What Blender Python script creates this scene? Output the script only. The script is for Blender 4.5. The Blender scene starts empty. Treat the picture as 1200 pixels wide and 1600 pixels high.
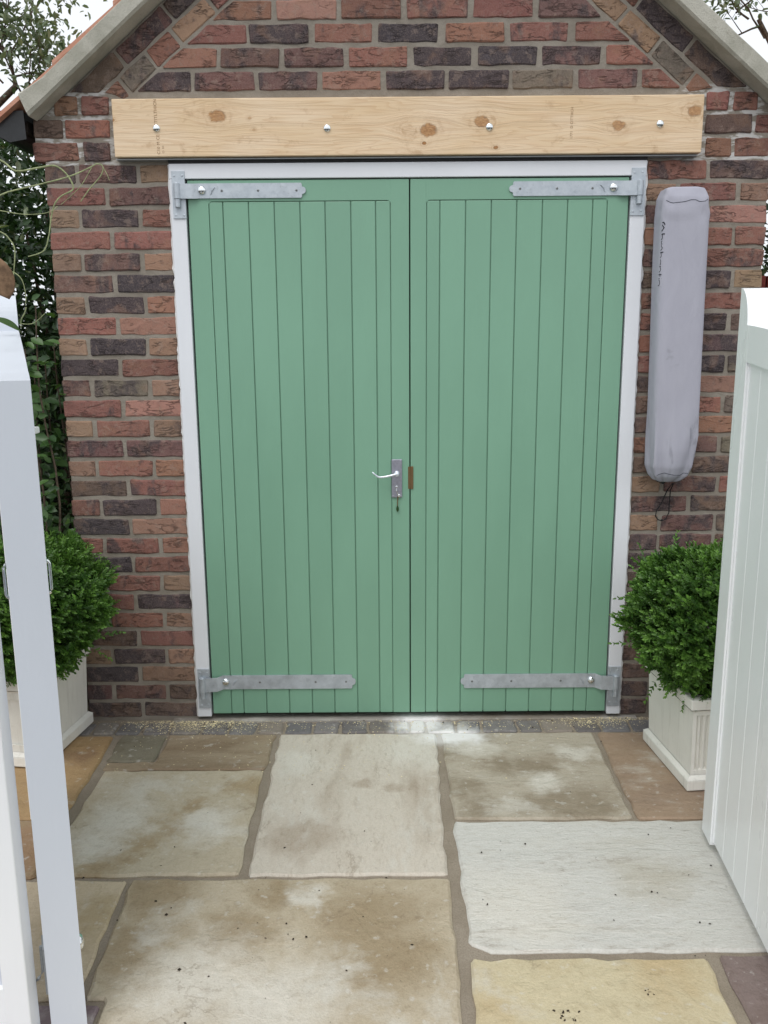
import bpy, math, random
import numpy as np
from mathutils import Vector, Matrix, noise
from mathutils.bvhtree import BVHTree
random.seed(7); RNG = np.random.default_rng(7)
SC = bpy.context.scene; COL = SC.collection

# ------------------------------------------------------------------ camera
F, PITCH, ROLL, YAW = 1358.0, 0.20334, -0.00749, -0.00131
CAM = np.array([-0.047, -3.2454, 1.5072])
def axes():
    cy, sy = math.cos(YAW), math.sin(YAW)
    f = np.array([sy, cy, 0]); r = np.array([cy, -sy, 0]); u = np.array([0, 0, 1.])
    f2 = f*math.cos(PITCH) - u*math.sin(PITCH); u2 = u*math.cos(PITCH) + f*math.sin(PITCH)
    return r*math.cos(ROLL)+u2*math.sin(ROLL), u2*math.cos(ROLL)-r*math.sin(ROLL), f2
AR, AU, AF = axes()
cam = bpy.data.objects.new('camera', bpy.data.cameras.new('camera')); COL.objects.link(cam)
cam.data.sensor_fit = 'VERTICAL'; cam.data.sensor_height = 24; cam.data.sensor_width = 18
cam.data.lens = 24*F/1600
cam.data.clip_start = .02; cam.data.clip_end = 500
cam.matrix_world = Matrix(((AR[0], AU[0], -AF[0], CAM[0]), (AR[1], AU[1], -AF[1], CAM[1]),
                           (AR[2], AU[2], -AF[2], CAM[2]), (0, 0, 0, 1)))
SC.camera = cam

# ------------------------------------------------------------------ sky, sun, exposure (overcast)
SUN_EL, SUN_ROT = math.radians(58), math.radians(200)
world = bpy.data.worlds.new('World'); SC.world = world; world.use_nodes = True
wn = world.node_tree; wn.nodes.clear()
wo = wn.nodes.new('ShaderNodeOutputWorld'); wb = wn.nodes.new('ShaderNodeBackground')
sky = wn.nodes.new('ShaderNodeTexSky'); sky.sky_type = 'NISHITA'; sky.sun_disc = False
sky.sun_elevation = SUN_EL; sky.sun_rotation = SUN_ROT; sky.dust_density = 4; sky.air_density = 1.2
hs = wn.nodes.new('ShaderNodeHueSaturation'); hs.inputs['Saturation'].default_value = .12
mx = wn.nodes.new('ShaderNodeMixRGB'); mx.inputs[0].default_value = .72
mx.inputs[2].default_value = (9.3, 9.7, 10.2, 1)          # the even cloud cover
wn.links.new(sky.outputs[0], hs.inputs['Color']); wn.links.new(hs.outputs[0], mx.inputs[1])
wn.links.new(mx.outputs[0], wb.inputs[0]); wb.inputs[1].default_value = .10
wn.links.new(wb.outputs[0], wo.inputs[0])
sl = bpy.data.lights.new('sun', 'SUN'); sl.energy = .9; sl.angle = math.radians(35); sl.color = (1, .97, .93)
sun = bpy.data.objects.new('sun', sl); COL.objects.link(sun)
_d = Vector((math.sin(SUN_ROT)*math.cos(SUN_EL), math.cos(SUN_ROT)*math.cos(SUN_EL), math.sin(SUN_EL)))
sun.rotation_euler = _d.to_track_quat('Z', 'Y').to_euler()
SC.view_settings.view_transform = 'Standard'; SC.view_settings.look = 'None'
SC.view_settings.exposure = 0.36; SC.view_settings.gamma = 1; SC.view_settings.use_curve_mapping = False

# ------------------------------------------------------------------ helpers
def ray(x, y):
    return AF + AR*(x-600)/F - AU*(y-800)/F
def onY(x, y, Y=0.):                      # photo point -> point of the vertical plane y = Y
    v = ray(x, y); t = (Y-CAM[1])/v[1]; return CAM + t*v
def onZ(x, y, Z=0.):
    v = ray(x, y); t = (Z-CAM[2])/v[2]; return CAM + t*v

def wloc(o):
    v = Vector((0, 0, 0))
    while o is not None: v += o.location; o = o.parent
    return v
def thing(name, label, cat, loc, group=None):
    o = bpy.data.objects.new(name, None); COL.objects.link(o); o.location = loc
    o['label'] = label; o['category'] = cat
    if group: o['group'] = group
    o.empty_display_size = .1
    return o
def part_empty(name, parent, loc):
    o = bpy.data.objects.new(name, None); COL.objects.link(o); o.parent = parent
    o.location = Vector(loc)-wloc(parent); return o
def obj(name, V, Fc, mat, parent=None, color=None, smooth=False, edges=None, **props):
    V = np.asarray(V, float).reshape(-1, 3)
    c = (V.min(0)+V.max(0))/2
    me = bpy.data.meshes.new(name)
    me.from_pydata((V-c).tolist(), [], Fc)
    me.materials.append(mat)
    if smooth: me.polygons.foreach_set('use_smooth', [True]*len(me.polygons))
    me.update()
    o = bpy.data.objects.new(name, me); COL.objects.link(o)
    if parent is not None:
        o.parent = parent; o.location = Vector(c)-wloc(parent)
    else: o.location = c
    if color is not None: o.color = color
    for k, v in props.items(): o[k] = v
    return o
class MB:
    def __init__(s): s.v = []; s.f = []
    def add(s, V, Fc):
        n = len(s.v); s.v += [tuple(map(float, p)) for p in V]; s.f += [tuple(i+n for i in f) for f in Fc]; return s
    def box(s, a, b, bev=0.):
        x0, y0, z0 = np.minimum(a, b); x1, y1, z1 = np.maximum(a, b)
        if bev <= 0:
            V = [(x0,y0,z0),(x1,y0,z0),(x1,y1,z0),(x0,y1,z0),(x0,y0,z1),(x1,y0,z1),(x1,y1,z1),(x0,y1,z1)]
            return s.add(V, [(0,3,2,1),(4,5,6,7),(0,1,5,4),(1,2,6,5),(2,3,7,6),(3,0,4,7)])
        bv = min(bev, (x1-x0)*.45, (y1-y0)*.45, (z1-z0)*.45)
        import bmesh
        bm = bmesh.new(); bmesh.ops.create_cube(bm, size=1)
        for v in bm.verts:
            v.co = ((x0+x1)/2+v.co.x*(x1-x0), (y0+y1)/2+v.co.y*(y1-y0), (z0+z1)/2+v.co.z*(z1-z0))
        bmesh.ops.bevel(bm, geom=bm.edges[:], offset=bv, segments=2, affect='EDGES', profile=.5)
        bm.verts.index_update()
        V = [v.co[:] for v in bm.verts]; Fc = [tuple(v.index for v in f.verts) for f in bm.faces]; bm.free()
        return s.add(V, Fc)
    def prism(s, poly, y0, y1, ax='y'):
        n = len(poly)
        P = (lambda a, b, c: (a, c, b)) if ax == 'y' else ((lambda a, b, c: (a, b, c)) if ax == 'z' else (lambda a, b, c: (c, a, b)))
        V = [P(a, b, y0) for a, b in poly]+[P(a, b, y1) for a, b in poly]
        return s.add(V, [tuple(range(n)), tuple(range(2*n-1, n-1, -1))]+[(i, i+n, (i+1) % n+n, (i+1) % n) for i in range(n)])
    def tube(s, pts, rad, n=8, cap=True):
        pts = [Vector(p) for p in pts]; m = len(pts)
        rad = [float(rad)]*m if not hasattr(rad, '__len__') else [float(q) for q in rad]
        V = []; up = Vector((.31, .17, .93)).normalized()
        for i, p in enumerate(pts):
            t = (pts[min(i+1, m-1)]-pts[max(i-1, 0)]).normalized()
            a = t.cross(up)
            if a.length < 1e-3: a = t.cross(Vector((1, 0, 0)))
            a.normalize(); b = t.cross(a)
            for k in range(n):
                an = 2*math.pi*k/n; V.append(p+rad[i]*(a*math.cos(an)+b*math.sin(an)))
        Fc = [(i*n+k, i*n+(k+1) % n, (i+1)*n+(k+1) % n, (i+1)*n+k) for i in range(m-1) for k in range(n)]
        if cap: Fc += [tuple(range(n-1, -1, -1)), tuple((m-1)*n+k for k in range(n))]
        return s.add(V, Fc)
    def dome(s, c, r, h, n=16, m=5, d=(0, -1, 0)):
        d = Vector(d).normalized(); a = d.orthogonal().normalized(); b = d.cross(a); c = Vector(c); V = []
        for j in range(m):
            t = j/m*math.pi/2
            for k in range(n):
                an = 2*math.pi*k/n; V.append(c+d*h*math.sin(t)+r*math.cos(t)*(a*math.cos(an)+b*math.sin(an)))
        V.append(c+d*h); Fc = [(j*n+k, j*n+(k+1) % n, (j+1)*n+(k+1) % n, (j+1)*n+k) for j in range(m-1) for k in range(n)]
        Fc += [((m-1)*n+k, (m-1)*n+(k+1) % n, m*n) for k in range(n)]
        return s.add(V, Fc)
    def build(s, name, mat, parent=None, **k): return obj(name, s.v, s.f, mat, parent, **k)

# ------------------------------------------------------------------ materials
class NT:
    def __init__(s, name, rough=.6, metal=0., spec=.5):
        s.m = bpy.data.materials.new(name); s.m.use_nodes = True; s.t = s.m.node_tree; s.t.nodes.clear()
        s.out = s.n('ShaderNodeOutputMaterial'); s.b = s.n('ShaderNodeBsdfPrincipled')
        s.t.links.new(s.b.outputs[0], s.out.inputs[0])
        s.b.inputs['Roughness'].default_value = rough; s.b.inputs['Metallic'].default_value = metal
        s.b.inputs['Specular IOR Level'].default_value = spec
    def n(s, ty, **k):
        nd = s.t.nodes.new(ty)
        for a, b in k.items(): setattr(nd, a, b)
        return nd
    def put(s, sock, v):
        if isinstance(v, bpy.types.NodeSocket): s.t.links.new(v, sock)
        elif v is not None:
            if hasattr(sock.default_value, '__len__') and not hasattr(v, '__len__'): v = (v, v, v, 1)[:len(sock.default_value)]
            if hasattr(v, '__len__') and len(sock.default_value) == 4 and len(v) == 3: v = (*v, 1)
            sock.default_value = v
    def math(s, op, a, b=None, c=None, clamp=False):
        nd = s.n('ShaderNodeMath', operation=op, use_clamp=clamp); s.put(nd.inputs[0], a)
        if b is not None: s.put(nd.inputs[1], b)
        if c is not None: s.put(nd.inputs[2], c)
        return nd.outputs[0]
    def vm(s, op, a, b=None):
        nd = s.n('ShaderNodeVectorMath', operation=op); s.put(nd.inputs[0], a)
        if b is not None: s.put(nd.inputs[1], b)
        return nd.outputs['Value'] if op in ('LENGTH', 'DISTANCE', 'DOT_PRODUCT') else nd.outputs[0]
    def mix(s, f, a, b, mode='MIX'):
        nd = s.n('ShaderNodeMixRGB', blend_type=mode); s.put(nd.inputs[0], f); s.put(nd.inputs[1], a); s.put(nd.inputs[2], b)
        return nd.outputs[0]
    def ramp(s, v, lo, hi, a=0., b=1.):
        nd = s.n('ShaderNodeMapRange', interpolation_type='SMOOTHSTEP'); s.put(nd.inputs[0], v)
        for i, x in enumerate((lo, hi, a, b)): nd.inputs[i+1].default_value = x
        return nd.outputs[0]
    def noise(s, co, sc, det=4, rough=.55, dist=0., col=False):
        nd = s.n('ShaderNodeTexNoise'); s.put(nd.inputs['Vector'], co); nd.inputs['Scale'].default_value = sc
        nd.inputs['Detail'].default_value = det; nd.inputs['Roughness'].default_value = rough; nd.inputs['Distortion'].default_value = dist
        return nd.outputs[1 if col else 0]
    def objco(s, sc=(1, 1, 1), seed=True):
        tc = s.n('ShaderNodeTexCoord').outputs['Object']
        v = s.vm('MULTIPLY', tc, sc)
        if seed:
            r = s.n('ShaderNodeObjectInfo').outputs['Random']
            k = s.math('MULTIPLY', r, 97.)
            cx = s.n('ShaderNodeCombineXYZ'); s.put(cx.inputs[0], k); s.put(cx.inputs[1], s.math('MULTIPLY', r, 31.)); s.put(cx.inputs[2], s.math('MULTIPLY', r, 57.))
            v = s.vm('ADD', v, cx.outputs[0])
        return v
    def pos(s, sc=(1, 1, 1)):
        return s.vm('MULTIPLY', s.n('ShaderNodeNewGeometry').outputs['Position'], sc)
    def bump(s, h, dist=.002, strength=1., chain=None):
        nd = s.n('ShaderNodeBump'); nd.inputs['Distance'].default_value = dist; nd.inputs['Strength'].default_value = strength
        s.put(nd.inputs['Height'], h)
        if chain is not None: s.put(nd.inputs['Normal'], chain)
        return nd.outputs[0]
    def fin(s, col=None, rough=None, normal=None):
        if col is not None: s.put(s.b.inputs['Base Color'], col)
        if rough is not None: s.put(s.b.inputs['Roughness'], rough)
        if normal is not None: s.put(s.b.inputs['Normal'], normal)
        return s.m

def m_brick():
    t = NT('handmade_brick', rough=.9, spec=.25)
    oi = t.n('ShaderNodeObjectInfo'); co = t.objco()
    base = oi.outputs['Color']; al = oi.outputs['Alpha']
    big = t.noise(t.vm('MULTIPLY', co, (1, 1, .4)), 12, 3, .55, .7); mid = t.noise(co, 38, 5, .65, .6); fine = t.noise(co, 240, 4, .7)
    # scorched patches: alpha sets how much of the brick is burnt
    thr = t.math('SUBTRACT', .78, t.math('MULTIPLY', al, .5))
    burnt = t.ramp(t.math('SUBTRACT', t.math('ADD', big, t.math('MULTIPLY', t.math('SUBTRACT', mid, .5), .35)), thr), -.06, .10)
    c = t.mix(t.math('MULTIPLY', burnt, .82), base, (.046, .038, .046))
    big2 = t.noise(t.vm('ADD', co, (9.3, 4.1, 2.2)), 15, 3, .5, .3)
    c = t.mix(t.ramp(big2, .53, .70, 0, .5), c, t.mix(.5, base, (.34, .19, .11)))      # sandy patches
    c = t.mix(t.ramp(mid, .50, .72, 0, .5), c, t.mix(1., c, (.55, .52, .55), 'MULTIPLY'))
    c = t.mix(t.ramp(fine, .42, .66, .03, .30), c, (.27, .215, .19))
    c = t.mix(t.ramp(t.noise(co, 30, 4, .6), .54, .66, 0, .35), c, (.30, .225, .185))                      # sand faced
    c = t.mix(t.ramp(fine, .48, .34, 0, .30), c, t.mix(1., c, (.35, .32, .33), 'MULTIPLY'))
    # creases: thin folds of the thrown clay, their shade darkened into the colour
    cr = t.noise(t.vm('MULTIPLY', co, (.45, 1, 1.5)), 24, 4, .6, .7)
    cr = t.math('ABSOLUTE', t.math('SUBTRACT', cr, .5)); crease = t.ramp(cr, .0, .035, 1, 0)
    gate = t.ramp(t.noise(co, 14, 2), .44, .60)
    crease = t.math('MULTIPLY', crease, gate)
    c = t.mix(t.math('MULTIPLY', crease, .38), c, (.045, .032, .030))
    c = t.mix(.05, c, (.29, .235, .21))
    h = t.math('ADD', t.math('MULTIPLY', mid, .8), t.math('MULTIPLY', fine, .35))
    h = t.math('SUBTRACT', h, t.math('MULTIPLY', crease, .7))
    return t.fin(c, None, t.bump(h, .0055, 1.))
def m_mortar():
    t = NT('mortar', rough=.95, spec=.15); p = t.pos()
    a = t.noise(p, 7, 4, .6); f = t.noise(p, 330, 4, .7); g = t.noise(p, 45, 4)
    c = t.mix(t.ramp(a, .35, .65), (.255, .226, .188), (.335, .302, .258))
    c = t.mix(t.ramp(f, .35, .65, 0, .4), c, (.19, .165, .14))
    c = t.mix(t.ramp(f, .62, .74, 0, .6), c, (.42, .39, .34))
    z = t.n('ShaderNodeSeparateXYZ'); t.put(z.inputs[0], p); Z = z.outputs[2]; X = z.outputs[0]
    band = t.math('MULTIPLY', t.ramp(Z, 2.07, 2.10), t.ramp(Z, 2.36, 2.32))
    side = t.ramp(t.math('ABSOLUTE', X), .95, 1.02)
    ef = t.math('MULTIPLY', t.math('MULTIPLY', band, side), t.ramp(t.noise(t.vm('MULTIPLY', p, (1, 1, 3)), 11, 5, .6, .3), .48, .56))
    c = t.mix(t.math('MULTIPLY', ef, .75), c, (.66, .65, .64))                             # lime bloom by the lintel
    return t.fin(c, None, t.bump(t.math('ADD', t.math('MULTIPLY', g, 1.2), t.math('MULTIPLY', f, .5)), .004, 1.))
def dust_mask(t, p):
    """pale plaster dust and sawdust spilled in front of the doors"""
    z = t.n('ShaderNodeSeparateXYZ'); t.put(z.inputs[0], p); X, Y = z.outputs[0], z.outputs[1]
    d = None
    for cx_, cy_, rx_, ry_ in ((.085, -.05, .105, .115), (.20, -.165, .13, .075)):
        dx = t.math('DIVIDE', t.math('SUBTRACT', X, cx_), rx_); dy = t.math('DIVIDE', t.math('SUBTRACT', Y, cy_), ry_)
        e = t.math('SQRT', t.math('ADD', t.math('MULTIPLY', dx, dx), t.math('MULTIPLY', dy, dy)))
        d = e if d is None else t.math('MINIMUM', d, e)
    d = t.math('ADD', d, t.math('MULTIPLY', t.math('SUBTRACT', t.noise(p, 16, 5, .6, .3), .5), 1.2))
    return t.ramp(d, 1.45, .45)
def m_stone(name, sett=False):
    t = NT(name, rough=.72 if not sett else .85, spec=.3)
    oi = t.n('ShaderNodeObjectInfo'); co = t.objco((1, 1, 1)); base = oi.outputs['Color']
    at = t.n('ShaderNodeAttribute', attribute_type='OBJECT', attribute_name='stain'); stain = at.outputs['Color']
    am = t.n('ShaderNodeAttribute', attribute_type='OBJECT', attribute_name='stain_amount').outputs['Fac']
    an = t.n('ShaderNodeAttribute', attribute_type='OBJECT', attribute_name='grain').outputs['Vector']
    cs = t.vm('MULTIPLY', co, an)
    A = t.noise(cs, 2.6, 4, .5, .35); B = t.noise(t.vm('ADD', cs, (3.1, 7.7, 1.9)), 4.2, 6, .62, .3)
    M = t.noise(cs, 19, 7, .7, .25); fn = t.noise(co, 170, 4, .7); sp = t.noise(co, 60, 3, .6)
    thr = t.math('SUBTRACT', .72, t.math('MULTIPLY', am, .36))
    k = t.ramp(t.math('SUBTRACT', A, thr), -.09, .10)
    c = t.mix(t.math('MULTIPLY', k, .9), base, stain)
    c = t.mix(t.ramp(B, .54, .72, 0, .5), c, t.mix(1., c, (.72, .66, .60), 'MULTIPLY'))
    pp = t.vm('MULTIPLY', t.pos(), (1, 1, 0)); wv = t.vm('SUBTRACT', t.noise(pp, 9, 5, .62, .3, col=True), (.5, .5, .5))
    wp = t.vm('MULTIPLY', t.vm('ADD', pp, t.vm('MULTIPLY', wv, (.26, .26, 0))), (1, 1, 0))
    if not sett:
        for pre, cnt in (('dark', 6), ('pale', 3)):
            m_ = None
            for i in range(cnt):
                a_ = t.n('ShaderNodeAttribute', attribute_type='OBJECT', attribute_name=pre+str(i)).outputs['Vector']
                sp_ = t.n('ShaderNodeSeparateXYZ'); t.put(sp_.inputs[0], a_); cc_ = t.vm('MULTIPLY', a_, (1, 1, 0))
                q_ = t.math('DIVIDE', t.vm('DISTANCE', wp, cc_), t.math('ADD', sp_.outputs[2], .0001))
                k_ = t.ramp(q_, 1.75, .25); m_ = k_ if m_ is None else t.math('MAXIMUM', m_, k_)
            c = t.mix(t.math('MULTIPLY', m_, (.80 if pre == 'dark' else .75)), c, stain if pre == 'dark' else (.68, .65, .58))
    c = t.mix(t.ramp(B, .45, .30, 0, .55), c, (.64, .62, .56))
    c = t.mix(t.ramp(t.noise(cs, 46, 5, .7), .50, .70, 0, .35), c, t.mix(1., c, (.70, .65, .58), 'MULTIPLY'))
    c = t.mix(t.ramp(t.noise(co, 33, 4, .6), .60, .70, 0, .35), c, (.68, .665, .62))
    c = t.mix(t.ramp(M, .52, .74, 0, .38), c, t.mix(1., c, (.58, .53, .48), 'MULTIPLY'))
    c = t.mix(t.ramp(fn, .40, .66, 0, .22), c, t.mix(1., c, (.6, .57, .54), 'MULTIPLY'))
    c = t.mix(t.ramp(sp, .71, .76, 0, .4), c, (.16, .14, .11))
    vein = t.math('ABSOLUTE', t.math('SUBTRACT', t.noise(t.vm('ADD', cs, (5, 5, 5)), 3.0, 6, .62, .2), .5))
    vv = t.math('MULTIPLY', t.ramp(vein, .0, .012, 1, 0), t.ramp(B, .5, .62))
    c = t.mix(t.math('MULTIPLY', vv, .35), c, (.20, .15, .10))
    dm = dust_mask(t, t.pos())
    c = t.mix(t.math('MULTIPLY', dm, .97), c, (.86, .85, .84))
    led = t.ramp(B, .47, .53)                                                            # riven ledges
    h = t.math('ADD', t.math('MULTIPLY', led, .30), t.math('ADD', t.math('MULTIPLY', M, 1.0), t.math('MULTIPLY', fn, .22)))
    r = t.ramp(M, .3, .7, .62, .86)
    return t.fin(c, r, t.bump(h, .0055 if not sett else .007, .8))
def m_joint():
    t = NT('joint_mortar', rough=.95, spec=.2); p = t.pos()
    a = t.noise(p, 9, 4); f = t.noise(p, 260, 4, .7)
    c = t.mix(t.ramp(a, .3, .7), (.285, .240, .185), (.345, .295, .235)); c = t.mix(t.ramp(f, .4, .66, 0, .5), c, (.20, .165, .125))
    c = t.mix(t.math('MULTIPLY', dust_mask(t, p), .85), c, (.7, .68, .66))
    return t.fin(c, None, t.bump(t.math('ADD', f, a), .003, .8))
def m_paint(name, col, rough=.35, var=.06, dirt=0.):
    t = NT(name, rough=rough, spec=.5); co = t.objco()
    a = t.noise(t.vm('MULTIPLY', co, (1, 1, .35)), 3, 5, .6); f = t.noise(t.vm('MULTIPLY', co, (1, 1, .12)), 130, 3, .6)
    c = t.mix(t.ramp(a, .3, .7, 0, 1), tuple(x*(1-var) for x in col), tuple(min(1, x*(1+var)) for x in col))
    if dirt: c = t.mix(t.ramp(t.noise(co, 21, 6, .65, .5), .56, .74, 0, dirt), c, tuple(x*.55 for x in col))
    return t.fin(c, t.ramp(a, .3, .7, rough*.85, rough*1.2), t.bump(t.math('ADD', f, t.math('MULTIPLY', a, .5)), .0006, .6))
def m_pine():
    t = NT('pine_timber', rough=.62, spec=.3)
    p = t.pos()
    def warp(v): return v
    knots = [(-.613, 2.251, 1.15, .95), (.112, 2.200, 1.2, 1.), (.295, 2.226, 1.05, .9), (.767, 2.210, .95, .9), (1.025, 2.254, 1., .9),
             (.047, 2.201, .95, .1), (.097, 2.158, .32, 1.3), (.345, 2.142, .34, 1.1), (-.503, 2.243, .25, .5), (-.49, 2.205, .25, .5), (-.975, 2.24, .3, 1.)]
    z = t.n('ShaderNodeSeparateXYZ'); t.put(z.inputs[0], p); X, Z = z.outputs[0], z.outputs[2]
    infl = None; core = None; rim = None; halo = None; zz = Z
    wob = t.noise(p, 60, 3, .6)
    for (kx, kz, s, dk) in knots:
        dx = t.math('DIVIDE', t.math('SUBTRACT', X, kx), .024*s); dz = t.math('DIVIDE', t.math('SUBTRACT', Z, kz-.010), .0175*s)
        d = t.math('SQRT', t.math('ADD', t.math('MULTIPLY', dx, dx), t.math('MULTIPLY', dz, dz)))
        d = t.math('ADD', d, t.math('MULTIPLY', t.math('SUBTRACT', wob, .5), 1.4))
        c = t.math('MULTIPLY', t.ramp(d, 1.0, .8), dk); r = t.math('MULTIPLY', t.math('MULTIPLY', t.ramp(d, .75, .95), t.ramp(d, 1.15, 1.0)), dk)
        hl = t.math('MULTIPLY', t.math('MULTIPLY', t.ramp(d, 3.4, .9), .55+.45*((kx*37) % 1)), t.ramp(t.math('SINE', t.math('MULTIPLY', d, 8.)), -.6, .8, .35, 1.))
        # grain flows round the knot
        push = t.math('MULTIPLY', t.math('MULTIPLY', t.ramp(d, 5.5, .0), .020*s), t.math('SIGN', t.math('SUBTRACT', Z, kz+.0005)))
        zz = t.math('SUBTRACT', zz, t.math('MULTIPLY', push, .8))
        core = c if core is None else t.math('MAXIMUM', core, c); rim = r if rim is None else t.math('MAXIMUM', rim, r)
        halo = hl if halo is None else t.math('MAXIMUM', halo, hl)
    cx = t.n('ShaderNodeCombineXYZ'); t.put(cx.inputs[0], t.math('MULTIPLY', X, .05)); t.put(cx.inputs[2], zz)
    g = cx.outputs[0]
    wv = t.noise(g, 26, 2, .5, .6); rings = t.math('FRACT', t.math('MULTIPLY', wv, 13.))
    rings = t.ramp(rings, .45, 1.)
    gx = t.n('ShaderNodeCombineXYZ'); t.put(gx.inputs[0], t.math('MULTIPLY', X, .02)); t.put(gx.inputs[2], zz)
    st = t.noise(gx.outputs[0], 210, 4, .6)
    big = t.noise(t.vm('MULTIPLY', p, (1, 1, 3)), 3, 3)
    c = t.mix(t.ramp(big, .3, .7), (.73, .545, .34), (.80, .635, .45))
    c = t.mix(t.math('MULTIPLY', rings, .30), c, (.56, .34, .18))
    c = t.mix(t.ramp(st, .42, .7, 0, .3), c, (.50, .30, .16))
    c = t.mix(t.math('MULTIPLY', halo, t.ramp(t.noise(p, 40, 4), .35, .65, .05, .55)), c, (.40, .215, .095))
    c = t.mix(t.math('MULTIPLY', core, .9), c, t.mix(t.ramp(t.noise(t.vm('MULTIPLY', p, (1, 1, 2)), 120, 3), .3, .7), (.30, .13, .045), (.50, .27, .11)))
    c = t.mix(t.math('MULTIPLY', t.math('MULTIPLY', rim, t.ramp(wob, .35, .6)), .6), c, (.15, .065, .025))
    c = t.mix(t.ramp(t.noise(t.vm('MULTIPLY', p, (1, 1, 1.6)), 14, 5, .65, .3), .57, .72, 0, .5), c, (.46, .29, .16))
    return t.fin(c, None, t.bump(t.math('ADD', st, rings), .0008, .5))
def m_galv():
    t = NT('galvanised_steel', rough=.45, metal=.55, spec=.5); co = t.objco()
    v = t.n('ShaderNodeTexVoronoi'); t.put(v.inputs[0], t.vm('ADD', co, t.vm('MULTIPLY', t.noise(co, 30, 3, col=True), (.03, .03, .03)))); v.inputs['Scale'].default_value = 70
    a = t.noise(co, 28, 5, .65)
    c = t.mix(t.ramp(a, .3, .7), (.43, .475, .52), (.54, .585, .63)); vb = t.n('ShaderNodeRGBToBW'); t.put(vb.inputs[0], v.outputs['Color']); c = t.mix(.10, c, vb.outputs[0], 'SOFT_LIGHT')
    c = t.mix(t.ramp(t.noise(co, 90, 4), .60, .72, 0, .25), c, (.22, .24, .26))
    return t.fin(c, t.ramp(a, .3, .7, .4, .62), t.bump(a, .0015, .5))
def m_metal(name, col, rough, metal=1.):
    t = NT(name, rough=rough, metal=metal); co = t.objco(); a = t.noise(co, 120, 3)
    return t.fin(t.mix(t.ramp(a, .4, .7, 0, .35), col, tuple(x*.6 for x in col)), None, t.bump(a, .0003, .5))
def m_plain(name, col, rough=.8, spec=.3, bump=.001, sc=60, var=.25):
    t = NT(name, rough=rough, spec=spec); co = t.objco(); a = t.noise(co, sc, 5, .65)
    c = t.mix(t.ramp(a, .3, .7), tuple(x*(1-var) for x in col), tuple(x*(1+var) for x in col))
    return t.fin(c, None, t.bump(a, bump, .8))
def m_coping():
    t = NT('cement_verge', rough=.95, spec=.15); p = t.pos(); a = t.noise(p, 8, 5, .6, .6); f = t.noise(p, 220, 4, .7)
    c = t.mix(t.ramp(a, .35, .65), (.40, .39, .33), (.53, .515, .45)); c = t.mix(t.ramp(t.noise(p, 19, 5, .65, 1.), .58, .72, 0, .4), c, (.30, .27, .21))
    c = t.mix(t.ramp(f, .45, .7, 0, .3), c, (.22, .21, .18))
    return t.fin(c, None, t.bump(t.math('ADD', f, t.math('MULTIPLY', a, 2)), .003, .8))
def m_tile():
    t = NT('clay_tile', rough=.85, spec=.2); co = t.objco(); a = t.noise(co, 12, 5, .6); f = t.noise(co, 160, 4)
    c = t.mix(t.ramp(a, .3, .7), (.50, .235, .16), (.60, .33, .24)); c = t.mix(t.ramp(f, .5, .7, 0, .3), c, (.3, .15, .1))
    return t.fin(c, None, t.bump(f, .001))
def m_leaf(name, dark, light, pale=None, rough=.38, trans=.25):
    t = NT(name, rough=rough, spec=.45)
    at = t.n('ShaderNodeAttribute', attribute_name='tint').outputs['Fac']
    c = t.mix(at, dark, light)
    if pale is not None: c = t.mix(t.ramp(at, .93, .95), c, pale)
    c = t.mix(t.ramp(t.noise(t.pos(), 5, 2), .35, .7, 0, .35), c, tuple(x*.8 for x in light))
    t.fin(c)
    tr = t.n('ShaderNodeBsdfTranslucent'); t.put(tr.inputs[0], t.mix(1., c, (1.1, 1.25, .6), 'MULTIPLY'))
    ms = t.n('ShaderNodeMixShader'); ms.inputs[0].default_value = trans
    t.t.links.new(t.b.outputs[0], ms.inputs[1]); t.t.links.new(tr.outputs[0], ms.inputs[2]); t.t.links.new(ms.outputs[0], t.out.inputs[0])
    return t.m
def m_fabric():
    t = NT('cover_fabric', rough=.75, spec=.3); co = t.objco(seed=False); p = t.pos()
    w = t.noise(t.vm('MULTIPLY', p, (1, 1, .3)), 24, 5, .6, .5); f = t.noise(p, 700, 2)
    z = t.n('ShaderNodeSeparateXYZ'); t.put(z.inputs[0], p); Z = z.outputs[2]; X = z.outputs[0]
    c = t.mix(t.ramp(w, .3, .7), (.385, .385, .45), (.41, .41, .475))
    sc = t.noise(t.vm('MULTIPLY', p, (1, 1, .22)), 30, 4, .55, .4)
    low = t.math('MULTIPLY', t.ramp(Z, 1.36, 1.10), t.ramp(X, .94, 1.06, .35, 1.))
    c = t.mix(t.math('MULTIPLY', t.math('MULTIPLY', t.ramp(sc, .55, .68), low), .75), c, (.19, .195, .225))   # grimy streaks near the foot
    sm = t.math('MULTIPLY', t.ramp(t.noise(p, 16, 3), .55, .68), t.math('MULTIPLY', t.ramp(Z, 1.36, 1.40), t.ramp(Z, 1.50, 1.45)))
    c = t.mix(t.math('MULTIPLY', sm, .45), c, (.22, .225, .25))
    return t.fin(c, None, t.bump(t.math('ADD', t.math('MULTIPLY', w, 2.), t.math('MULTIPLY', f, .12)), .002, .7))
def m_grp():
    t = NT('planter_paint', rough=.7, spec=.3); p = t.pos(); co = t.objco()
    a = t.noise(p, 7, 5, .6); s = t.noise(t.vm('MULTIPLY', p, (1, 1, .08)), 55, 4, .6); g = t.noise(p, 33, 6, .7, .6)
    c = t.mix(t.ramp(a, .3, .7), (.76, .745, .69), (.82, .805, .75)); c = t.mix(t.ramp(s, .52, .70, 0, .25), c, (.47, .45, .39))
    c = t.mix(t.ramp(g, .62, .76, 0, .4), c, (.45, .42, .35))
    return t.fin(c, None, t.bump(t.math('ADD', s, g), .0012, .7))

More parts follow.
